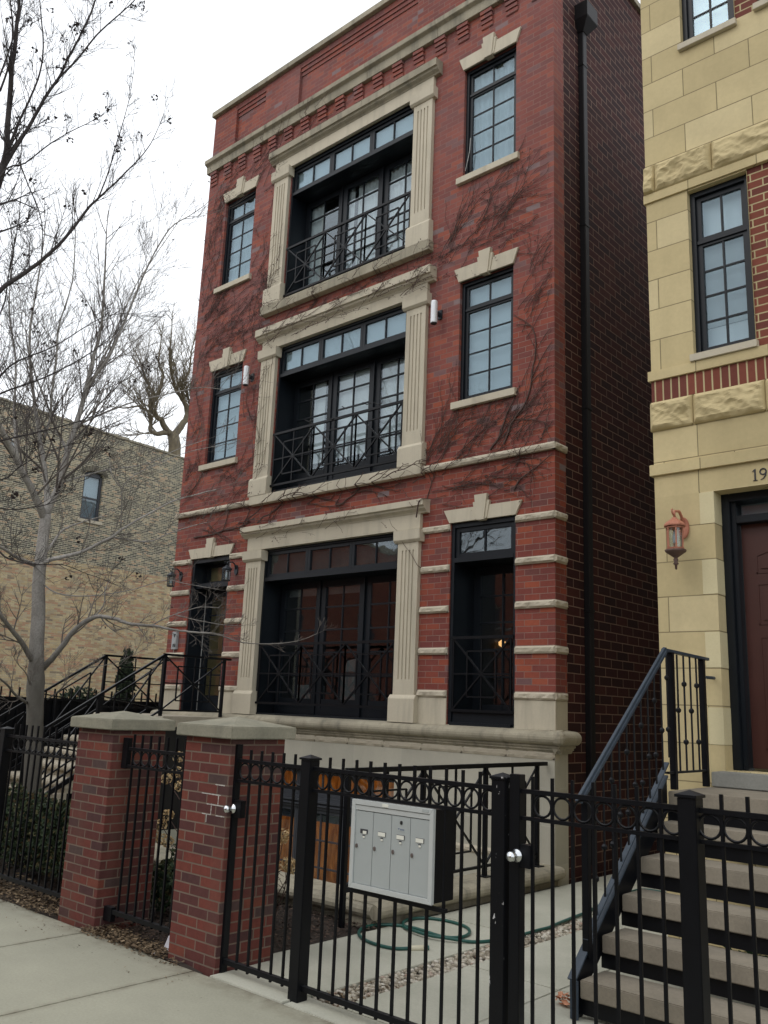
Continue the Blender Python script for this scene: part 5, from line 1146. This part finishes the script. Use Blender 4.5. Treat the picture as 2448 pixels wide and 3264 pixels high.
G = [ # (pixel polyline, x from, x to, r0, r1, twigs, length)
 ([(146, 1640), (168, 1590), (190, 1540), (215, 1440), (240, 1360), (275, 1240), (300, 1130), (320, 1060), (330, 960), (335, 850)], BX, BX+.3, .056, .012, 16, 1.0),
 ([(275, 1240), (310, 1190), (345, 1140), (390, 1040), (440, 920), (480, 830), (540, 730), (600, 690)], BX+.1, BX+.9, .026, .006, 14, .8),
 ([(240, 1360), (262, 1290), (300, 1200), (350, 1100), (400, 980), (450, 880), (560, 720)], BX, BX-.6, .022, .005, 14, .8),
 ([(148, 1640), (150, 1570), (142, 1490), (128, 1400), (112, 1300), (98, 1180), (95, 1060), (120, 900), (135, 800)], BX, BX-.4, .042, .008, 16, 1.0),
 ([(140, 1400), (160, 1330), (165, 1250), (180, 1150), (185, 1050), (230, 900), (240, 760)], BX-.1, BX+.5, .020, .006, 12, .8),
 ([(142, 1650), (120, 1600), (90, 1540), (60, 1480), (30, 1420), (5, 1370), (-40, 1290)], BX, BX+.5, .050, .024, 10, 1.0),
 ([(60, 1480), (50, 1400), (45, 1300), (50, 1150), (30, 1000), (35, 850)], BX+.2, BX-.3, .024, .006, 12, .9),
 ([(215, 1440), (195, 1400), (175, 1360), (150, 1290), (115, 1200), (90, 1120)], BX, BX-.5, .022, .008, 8, .7),
 ([(110, 1800), (60, 1780), (20, 1755), (-40, 1720)], BX, BX+.8, .028, .014, 6, .7),
 ([(125, 1800), (160, 1785), (215, 1772), (270, 1755), (320, 1730), (360, 1710), (400, 1680), (470, 1640), (545, 1600), (610, 1580), (690, 1560)], BX, BX+1.2, .030, .006, 16, .55),
 ([(360, 1712), (420, 1722), (480, 1725), (540, 1700), (600, 1680), (660, 1665)], BX+.4, BX+1.0, .014, .004, 8, .4),
 ([(130, 1780), (170, 1730), (200, 1690), (260, 1665), (330, 1645)], BX, BX-.4, .024, .006, 8, .5),
 ([(385, 1680), (388, 1620), (390, 1560), (420, 1520), (500, 1480), (600, 1440), (700, 1420)], BX+.5, BX+1.2, .010, .003, 8, .5),
 ([(390, 1560), (360, 1520), (350, 1480), (345, 1400)], BX+.5, BX+.3, .008, .003, 5, .4),
 ([(190, 1540), (260, 1520), (330, 1500), (400, 1490), (480, 1475), (560, 1435), (660, 1400)], BX, BX+.9, .014, .004, 12, .5),
 ([(240, 1360), (300, 1330), (400, 1290), (470, 1270), (560, 1250), (640, 1235), (700, 1240)], BX, BX+.9, .015, .004, 12, .6),
 ([(135, 2130), (165, 2100), (205, 2050), (245, 2000), (295, 1970), (330, 1965), (375, 1975), (420, 1990), (490, 1995), (560, 2008), (620, 2015), (690, 2020)], BX, BX+1.6, .040, .008, 14, .45),
 ([(640, 2015), (700, 2025), (760, 2045), (820, 2052), (900, 2050), (960, 2040), (1010, 2020)], BX+1.45, BX+2.1, .010, .003, 5, .25),
 ([(480, 1995), (540, 1965), (600, 1945), (640, 1935), (700, 1938)], BX+.9, BX+1.5, .009, .003, 5, .3),
 ([(560, 1960), (620, 1975), (700, 1990), (760, 1995)], BX+1.2, BX+1.6, .007, .003, 5, .25),
 ([(295, 1970), (330, 1930), (335, 1880), (350, 1850)], BX+.4, BX+.2, .012, .004, 6, .35),
 ([(105, 2110), (70, 2050), (40, 2010), (0, 1960), (-50, 1900)], BX, BX+.6, .034, .020, 7, .6),
 ([(150, 2230), (190, 2200), (220, 2170), (280, 2130), (360, 2115), (440, 2080)], BX, BX+.6, .010, .003, 8, .35),
 ([(85, 2240), (50, 2215), (20, 2180), (-20, 2150)], BX, BX+.4, .018, .010, 5, .4),
 ([(100, 2200), (85, 2150), (60, 2120)], BX, BX+.2, .010, .004, 4, .3),
 ([(125, 1850), (180, 1890), (280, 1900), (420, 1880), (520, 1850), (590, 1860), (700, 1880)], BX, BX+1.3, .010, .003, 12, .4),
]
for pl, xa, xb, r0, r1, tw_, tl2 in G:
    limb(bl, bw_, px(pl, xa, xb), r0, r1, 8, int(tw_*(1.5 if pl[-1][1] < 1250 else 1.05)), tl2*(1.25 if pl[-1][1] < 1250 else 1.1), 2, tips, up_=.28, dens=.95)
bl.build('limbs', 'bark', T, smooth=True); bw_.build('twigs', 'twigbark', T)
b = MB(); random.shuffle(tips)
for p, d, lv in tips[:60]: b = MB(); pod_cluster(b, p, random.randint(1, 4), .022); b.build('dried_fruit', 'seedbrown', T)

# darker street tree whose limbs enter at the upper left
random.seed(5)
NX = -8.0
T = thing('bare_tree', (NX, 1.92, -.02), 'dark bare tree with seed clusters, its limbs entering the photo at upper left', 'tree')
bt, bl, bw_ = MB(), MB(), MB(); tips = []
j1 = at(-190, 1500, x=NX); j2 = at(-60, 800, x=NX)
bt.tube(spline([V((NX, 1.92, -.1)), V((NX, 1.98, 1.0)), V((NX+.02, j1.y*.45+2.05*.55, j1.z*.6)), j1], 5), [.17, .15, .14]+[.13-.0055*i for i in range(13)], 14); bt.build('trunk', 'barkdark', T, smooth=True)
G = [
 ([(-190, 1500), (-150, 1200), (-80, 850), (0, 560), (18, 500), (24, 420), (36, 240), (50, 120), (62, 0), (70, -120)], NX, NX, .075, .020, 16, .55),
 ([(8, 540), (50, 470), (100, 390), (150, 300), (188, 248), (215, 190), (250, 125), (290, 40), (310, -20)], NX, NX+.3, .030, .012, 16, .45),
 ([(188, 248), (245, 190), (310, 110), (370, 55), (425, 5), (450, -30)], NX+.2, NX+.6, .016, .006, 10, .35),
 ([(24, 480), (60, 390), (88, 330), (125, 240), (138, 150), (132, 60), (125, -20)], NX, NX-.3, .020, .008, 12, .4),
 ([(-80, 850), (0, 565), (80, 520), (150, 465), (215, 425), (275, 395), (330, 365)], NX, NX+.4, .014, .004, 9, .3),
 ([(-150, 1200), (-60, 1010), (0, 925), (80, 870), (150, 815), (215, 750), (285, 660), (315, 630), (370, 580), (430, 520), (480, 460), (512, 388)], NX, NX+.5, .040, .004, 18, .42),
 ([(312, 635), (345, 550), (370, 460), (395, 380), (415, 300), (430, 195)], NX+.3, NX+.3, .012, .003, 8, .25),
 ([(-190, 1500), (-80, 1320), (0, 1200), (60, 1150), (180, 1100), (330, 1010), (440, 1000)], NX, NX+.5, .022, .003, 12, .45),
 ([(-190, 1500), (-60, 1300), (0, 1255), (150, 1200), (280, 1130), (330, 1090), (430, 1000)], NX, NX+.2, .020, .003, 12, .45),
 ([(-190, 1500), (-60, 1420), (0, 1405), (130, 1375), (260, 1340), (360, 1290), (440, 1210)], NX, NX+.4, .020, .003, 12, .40),
 ([(-190, 1520), (0, 1530), (60, 1490), (150, 1440), (260, 1410)], NX, NX+.2, .014, .003, 8, .35),
 ([(-190, 1520), (-60, 1560), (0, 1620), (120, 1615), (210, 1580), (270, 1500)], NX, NX+.2, .014, .003, 9, .35),
 ([(-190, 1500), (-60, 1640), (0, 1760), (60, 1790), (130, 1800), (200, 1800), (280, 1830), (340, 1850)], NX, NX+.3, .018, .003, 10, .35),
 ([(85, 330), (70, 450), (60, 560), (20, 640), (-20, 700)], NX-.1, NX, .008, .004, 6, .3),
 ([(55, 500), (90, 590), (120, 660), (135, 730), (130, 830), (100, 900), (70, 1000)], NX, NX-.2, .010, .004, 10, .45),
 ([(-120, 1100), (0, 1000), (30, 860), (60, 700), (70, 560)], NX, NX-.3, .014, .004, 9, .4),
 ([(0, 290), (30, 200), (40, 90), (30, -20)], NX, NX, .016, .010, 6, .3), ([(-80, 400), (0, 240), (60, 60), (75, -30)], NX, NX+.2, .016, .008, 8, .35),
]
for pl, xa, xb, r0, r1, tw_, tl2 in G: limb(bl, bw_, px(pl, xa, xb), r0*.72, r1*.7, 8, int(tw_*1.5), tl2*1.15, 2, tips, up_=.3, dens=.8)
bl.build('limbs', 'barkdark', T, smooth=True); bw_.build('twigs', 'barkdark', T)
b = MB(); random.shuffle(tips)
for p, d, lv in tips[:110]: b = MB(); pod_cluster(b, p, random.randint(5, 10), .030); b.build('seed_cluster', 'seed', T)

# gnarled old tree beyond the tan wall, and finer trees beyond it
random.seed(11)
FX = -34.0
g0 = at(560, 1470, x=FX)
T = thing('bare_tree', (FX, g0.y, -.1), 'gnarled old bare tree rising behind the roof line of the tan wall', 'tree')
bt, bl, bw_ = MB(), MB(), MB(); tips = []
bt.tube([V((FX, g0.y, -.1)), g0-V((0, 0, 2)), at(557, 1420, x=FX), at(552, 1385, x=FX)], [.5, .36, .29, .26], 12); bt.build('trunk', 'barkfar', T, smooth=True)
G = [([(552, 1390), (530, 1370), (515, 1340), (500, 1330), (480, 1300), (478, 1290), (500, 1265), (520, 1200), (505, 1160), (510, 1110)], .22, .05),
     ([(552, 1390), (535, 1378), (500, 1382), (478, 1370), (482, 1340), (470, 1310), (440, 1295), (400, 1300)], .20, .05),
     ([(552, 1390), (570, 1370), (590, 1340), (600, 1310), (580, 1270), (560, 1240), (548, 1190), (540, 1130), (545, 1080)], .25, .06),
     ([(600, 1340), (615, 1310), (640, 1260), (660, 1200)], .16, .05), ([(560, 1240), (600, 1190), (610, 1120), (625, 1060)], .10, .03), ([(500, 1265), (470, 1220), (450, 1160), (430, 1120)], .09, .03)]
for pl, r0, r1 in G: limb(bl, bw_, px(pl, FX, FX), r0*.8, r1*.6, 7, 20, 2.2, 2, tips, start=.25, up_=.3, dens=1.3)
bl.build('limbs', 'barkfar', T, smooth=True); bw_.build('twigs', 'barkfar', T)

# evergreens and shrubs
def foliage(b, cs, n_, leaf, jitter=.0, el=1.6, upb=0):
    for _ in range(n_):
        c, r = random.choice(cs); d = rvec(); k = random.random()**.35; p = V(c)+V((d.x*r[0], d.y*r[1], d.z*r[2]))*k
        nn = noise.noise(p*5); 
        if nn < -.18: continue
        u = (rvec()+V((0, 0, upb))).normalized()*leaf*random.uniform(.5, 1.2)*el; w = u.cross(rvec()).normalized()*leaf*random.uniform(.3, .7)
        b.add([p-w*.5, p+u*.5-w, p+u, p+u*.5+w, p+w*.5], [(0, 1, 2, 3, 4)])
def shrub(name, base, cs, n_, leaf, mat, label, cat, grp=None, upb=.6):
    T = thing(name, base, label, cat, grp); b = MB()
    for _ in range(40):
        c, r = random.choice(cs); b.tube([V(base), V(base).lerp(V(c), .5)+rvec()*.06, V(c)+V((random.uniform(-1, 1)*r[0]*.7, random.uniform(-1, 1)*r[1]*.7, random.uniform(-.3, .8)*r[2]))], [.010, .007, .003], 4)
    b.build('stems', 'barkdark', T); b = MB(); foliage(b, cs, n_, leaf, upb=upb); b.build('foliage', mat, T); return T
random.seed(3)
shrub('yew_shrub', (-8.6, 4.5, -.02), [((-8.35, 4.5, .36), (.55, .38, .32)), ((-8.9, 4.55, .42), (.5, .38, .36)), ((-7.75, 4.45, .36), (.42, .32, .30)), ((-7.35, 4.42, .33), (.32, .28, .28)), ((-8.1, 4.5, .56), (.4, .3, .18)), ((-9.6, 4.6, .45), (.6, .4, .4))], 26000, .026, 'yew', 'dark green yew shrub behind the fence at the foot of the pale tree', 'shrub')
shrub('yew_shrub', (-6.0, 4.75, -.02), [((-6.0, 4.7, .33), (.38, .32, .32)), ((-5.65, 4.75, .36), (.32, .3, .34)), ((-5.85, 4.8, .60), (.25, .25, .18)), ((-6.35, 4.7, .2), (.3, .25, .22))], 15000, .026, 'yew', 'dark green shrub seen between the two brick pillars', 'shrub')
cz = at(395, 2210, x=-13.3)
T = thing('evergreen_tree', (-13.3, cz.y, -.02), 'slim dark evergreen beyond the stair railing against the tan wall', 'tree'); b = MB(); b.tube([(-13.3, cz.y, -.05), (-13.3, cz.y, 2.1)], [.05, .01], 6); b.build('trunk', 'barkdark', T)
b = MB()
for i in range(14): z = .4+i*.17; r = .40*(1-i/15)+.05; foliage(b, [((-13.3, cz.y, z*.88), (r, r, .2))], 420, .045, upb=1.5)
foliage(b, [((-13.35, cz.y-.75, 1.5), (.4, .4, .35)), ((-13.35, cz.y-.75, 1.0), (.5, .5, .5))], 4000, .04, upb=1.2)
b.build('foliage', 'arbor', T)
# dried hydrangea between the pillars and one by gate 1
def hydrangea(base, heads, label):
    T = thing('dried_hydrangea', base, label, 'plant', 'dried hydrangeas in the bed'); b = MB()
    for p in heads:
        h = MB(); p = V(p); mid_ = V(base).lerp(p, .6)+rvec()*.05; b.tube([V(base)+rvec()*.04, mid_, p], [.006, .005, .003], 5)
        for _ in range(2): b.tube([mid_, mid_+rvec()*.15+V((0, 0, .1))], [.003, .0015], 4)
        for _ in range(130):
            d = rvec(); c = p+V((d.x*.055, d.y*.055, d.z*.045)); u = rvec()*.011; w = u.cross(rvec()).normalized()*.007; h.add([c-u, c+w, c+u, c-w], [(0, 1, 2, 3)])
        h.build('flower_head', 'dryflower', T)
    b.build('stems', 'vine', T)
random.seed(8)
hx = lambda u, v, y: tuple(at(u, v, y=y))
A3 = lambda x, y, yy: tuple(at(x/2.592, 2050+y/2.592, y=yy))
hydrangea((-6.1, 5.1, 0), [A3(1480, 940, 5.0), A3(1465, 1065, 5.05), A3(1375, 1120, 5.1), A3(1490, 1180, 5.0), A3(1385, 1420, 4.9), A3(1330, 1500, 4.9), A3(1275, 1590, 4.9), A3(1340, 1620, 4.95), A3(1385, 1640, 4.9), A3(1105, 1720, 4.6), A3(1155, 1730, 4.6)], 'dried hydrangea with tan flower heads between the brick pillars')
A1 = lambda x, y, yy: tuple(at(870+x/3.687, 2330+y/3.687, y=yy))
hydrangea((-5.45, 4.9, 0), [A1(130, 1220, 4.9), A1(95, 1260, 4.9), A1(215, 1590, 4.8), A1(180, 1560, 4.8), A1(240, 1610, 4.85), A1(15, 1600, 4.9)], 'dried hydrangea just behind the gate beside the nearer pillar')

# ------------------------------------------------------------------ dead vines on the red facade
def vine(b, lf, x, z, ang, L_, r, lv, leaf=0.0, curve=0.0, y=YF, branch=.38):
    st = .055; n_ = max(2, int(L_/st)); pts = []; a = ang
    for i in range(n_+1):
        if not (XL+.01 < x < XR-.005 and .9 < z < 12.4): break
        hit = [o for o in holes if o[0]-.01 < x < o[1]+.01 and o[2]-.01 < z < o[3]+.01]
        if hit: break
        yy = y-.012
        if any(zz0 < z < zz1 and -10.55 < x < -6.87 for zz0, zz1 in ((7.27, 7.64), (10.5, 10.92), (4.0, 4.35), (7.88, 8.06), (4.68, 4.86))): yy = y-.16
        elif -10.47 < x < -10.05 or -7.38 < x < -6.98: yy = y-.085
        elif 4.70 < z < 4.82: yy = y-.08
        elif 11.3 < z < 11.6: yy = y-.14
        pts.append(V((x, yy-random.random()*.008, z)))
        if leaf and random.random() < leaf:
            for _ in range(random.randint(1, 2)):
                c = V((x+random.gauss(0, .03), yy-random.uniform(.0, .035), z+random.gauss(0, .03))); u = V((random.gauss(0, 1), random.gauss(0, .5), random.gauss(-.6, 1))).normalized()*random.uniform(.010, .024); w = u.cross(V((random.gauss(0, .4), 1, random.gauss(0, .4)))).normalized()*random.uniform(.003, .009)
                lf.add([c-u, c+w, c+u, c-w*.6], [(0, 1, 2, 3)])
        if lv > 0 and random.random() < branch*st*6:
            vine(b, lf, x, z, a+random.choice((-1, 1))*random.uniform(.3, .9), L_*(1-i/n_)*random.uniform(.4, .8)+.08, r*.6, lv-1, leaf, curve, y, branch)
        a += random.gauss(0, .13)+curve*st; x += cos(a)*st; z += sin(a)*st
    if len(pts) > 1: b.tube(pts, [max(.0022, r*1.05*(1-.6*i/len(pts))) for i in range(len(pts))], 4, cap=False)
random.seed(17)
T = thing('dead_vine', (-5.4, YF, 0), 'leafless vine fanning over the brick at the right corner of the red house', 'vine', 'dead vines on the red house'); b, lf = MB(), MB()
vine(b, lf, -5.95, 4.86, radians(55), .9, .012, 2, .12); vine(b, lf, -5.75, 4.9, radians(62), 2.6, .012, 2, .1, -.1); vine(b, lf, -5.6, 4.3, radians(80), 2.2, .010, 2, .1, -.1)
for _ in range(28): vine(b, lf, random.uniform(-7.0, -5.15), random.uniform(4.75, 5.0), radians(random.uniform(25, 70)), random.uniform(.6, 1.7), .0045, 1, .08, random.uniform(-.5, .1))
for _ in range(16): vine(b, lf, random.uniform(-5.58, -5.2), random.uniform(5.4, 7.2), radians(random.uniform(45, 95)), random.uniform(.4, 1.0), .004, 1, .10, random.uniform(-1.2, 0))
for _ in range(20): vine(b, lf, random.uniform(-6.95, -5.6), random.uniform(7.7, 8.1), radians(random.uniform(10, 70)), random.uniform(.6, 1.5), .0045, 1, .12, random.uniform(-.9, -.2), branch=.35)
for _ in range(22): vine(b, lf, random.uniform(-6.9, -5.2), random.uniform(4.25, 4.7), radians(random.uniform(-20, 40)), random.uniform(.4, 1.0), .005, 1, .35)
for _ in range(12): vine(b, lf, random.uniform(-6.7, -5.5), random.uniform(7.3, 7.75), radians(random.uniform(-40, 60)), random.uniform(.3, .6), .004, 1, .45)
vine(b, lf, -6.98, 4.1, radians(75), .8, .009, 1, .1); vine(b, lf, -6.95, 3.4, radians(95), .9, .004, 0, .05)
b.build('stems', 'vine', T); lf.build('leaf_stalks', 'vineleaf', T, kind='stuff')
T = thing('dead_vine', (-11.9, YF, 0), 'dense dead vine with dried leaf stalks covering the left side of the red house', 'vine', 'dead vines on the red house'); b, lf = MB(), MB()
for _ in range(52): vine(b, lf, random.uniform(-12.38, -10.5), random.uniform(7.5, 8.7), radians(random.uniform(-15, 60)), random.uniform(.4, 1.1), .0038, 1, .62)
for _ in range(30): vine(b, lf, random.uniform(-12.38, -11.9), random.uniform(8.5, 10.6), radians(random.uniform(30, 110)), random.uniform(.4, 1.0), .0038, 1, .6)
for _ in range(20): vine(b, lf, random.uniform(-12.3, -10.6), random.uniform(10.3, 11.0), radians(random.uniform(0, 80)), random.uniform(.3, .9), .004, 1, .7)
for _ in range(26): vine(b, lf, random.uniform(-11.0, -10.5), random.uniform(5.0, 10.2), radians(random.uniform(60, 120)), random.uniform(.4, .9), .004, 1, .55)
for _ in range(44): vine(b, lf, random.uniform(-12.38, -10.6), random.uniform(4.7, 5.7), radians(random.uniform(0, 60)), random.uniform(.3, .9), .004, 1, .5)
for _ in range(12): vine(b, lf, random.uniform(-12.38, -11.9), random.uniform(5.5, 7.4), radians(random.uniform(45, 130)), random.uniform(.3, .9), .004, 1, .5)
for _ in range(10): vine(b, lf, random.uniform(-11.2, -9.5), random.uniform(10.9, 11.2), radians(random.uniform(35, 70)), random.uniform(.5, 1.0), .004, 1, .35)
b.build('stems', 'vine', T); lf.build('leaf_stalks', 'vineleaf', T, kind='stuff')
T = thing('dead_vine', (-8.8, YF, 0), 'thin dead vine trailing across the stone mantels in the middle of the red house', 'vine', 'dead vines on the red house'); b, lf = MB(), MB()
for _ in range(46): vine(b, lf, random.uniform(-10.5, -7.0), random.uniform(7.25, 7.75), radians(random.uniform(-20, 50)), random.uniform(.3, .9), .004, 1, .55)
for _ in range(14): vine(b, lf, random.uniform(-10.4, -7.0), random.uniform(7.75, 7.95), radians(random.uniform(-10, 30)), random.uniform(.3, .9), .004, 1, .4)
for _ in range(16): vine(b, lf, random.uniform(-12.3, -7.0), random.uniform(4.4, 4.75), radians(random.uniform(-15, 35)), random.uniform(.5, 1.4), .0075, 1, .2)
vine(b, lf, -11.9, 4.35, radians(10), 2.6, .012, 1, .1, .1); vine(b, lf, -10.2, 4.4, radians(25), 1.6, .012, 1, .1, -.1); vine(b, lf, -8.6, 4.5, radians(5), 1.9, .011, 1, .1, .05)
for _ in range(14): vine(b, lf, random.uniform(-10.4, -7.2), random.uniform(4.05, 4.3), radians(random.uniform(-60, 60)), random.uniform(.2, .5), .003, 1, .2)
for _ in range(10): vine(b, lf, random.uniform(-10.46, -10.1), random.uniform(5.2, 9.5), radians(random.uniform(75, 105)), random.uniform(.5, 1.2), .0035, 1, .45)
b.build('stems', 'vine', T); lf.build('leaf_stalks', 'vineleaf', T, kind='stuff')

# a bare street tree across the road, mirrored in the panes
random.seed(31)
for tx, ty in ((-17.5, -12.2), (-9.2, -12.6), (-1.5, -12.3)):
    T = thing('bare_tree', (tx, ty, -.1), 'bare tree on the far side of the street at x %d m' % round(tx) if False else {-17.5: 'leftmost bare tree across the street', -9.2: 'middle bare tree across the street', -1.5: 'rightmost bare tree across the street'}[tx], 'tree', 'trees across the street')
    bt, bl, bw_ = MB(), MB(), MB(); bt.tube([(tx, ty, -.1), (tx+.1, ty, 1.5), (tx, ty, 3.2)], [.2, .16, .14], 9); bt.build('trunk', 'barkdark', T)
    for k in range(7):
        a = k*.9+random.random(); p0 = V((tx, ty, 2.4+.15*k)); limb(bl, bw_, [p0, p0+V((cos(a)*.8, sin(a)*.8, 1.1)), p0+V((cos(a)*1.6, sin(a)*1.6, 2.8)), p0+V((cos(a)*2.1, sin(a)*2.1, 4.9))], .08, .015, 5, 8, 1.3, 1)
    bl.build('limbs', 'barkdark', T); bw_.build('twigs', 'barkdark', T)
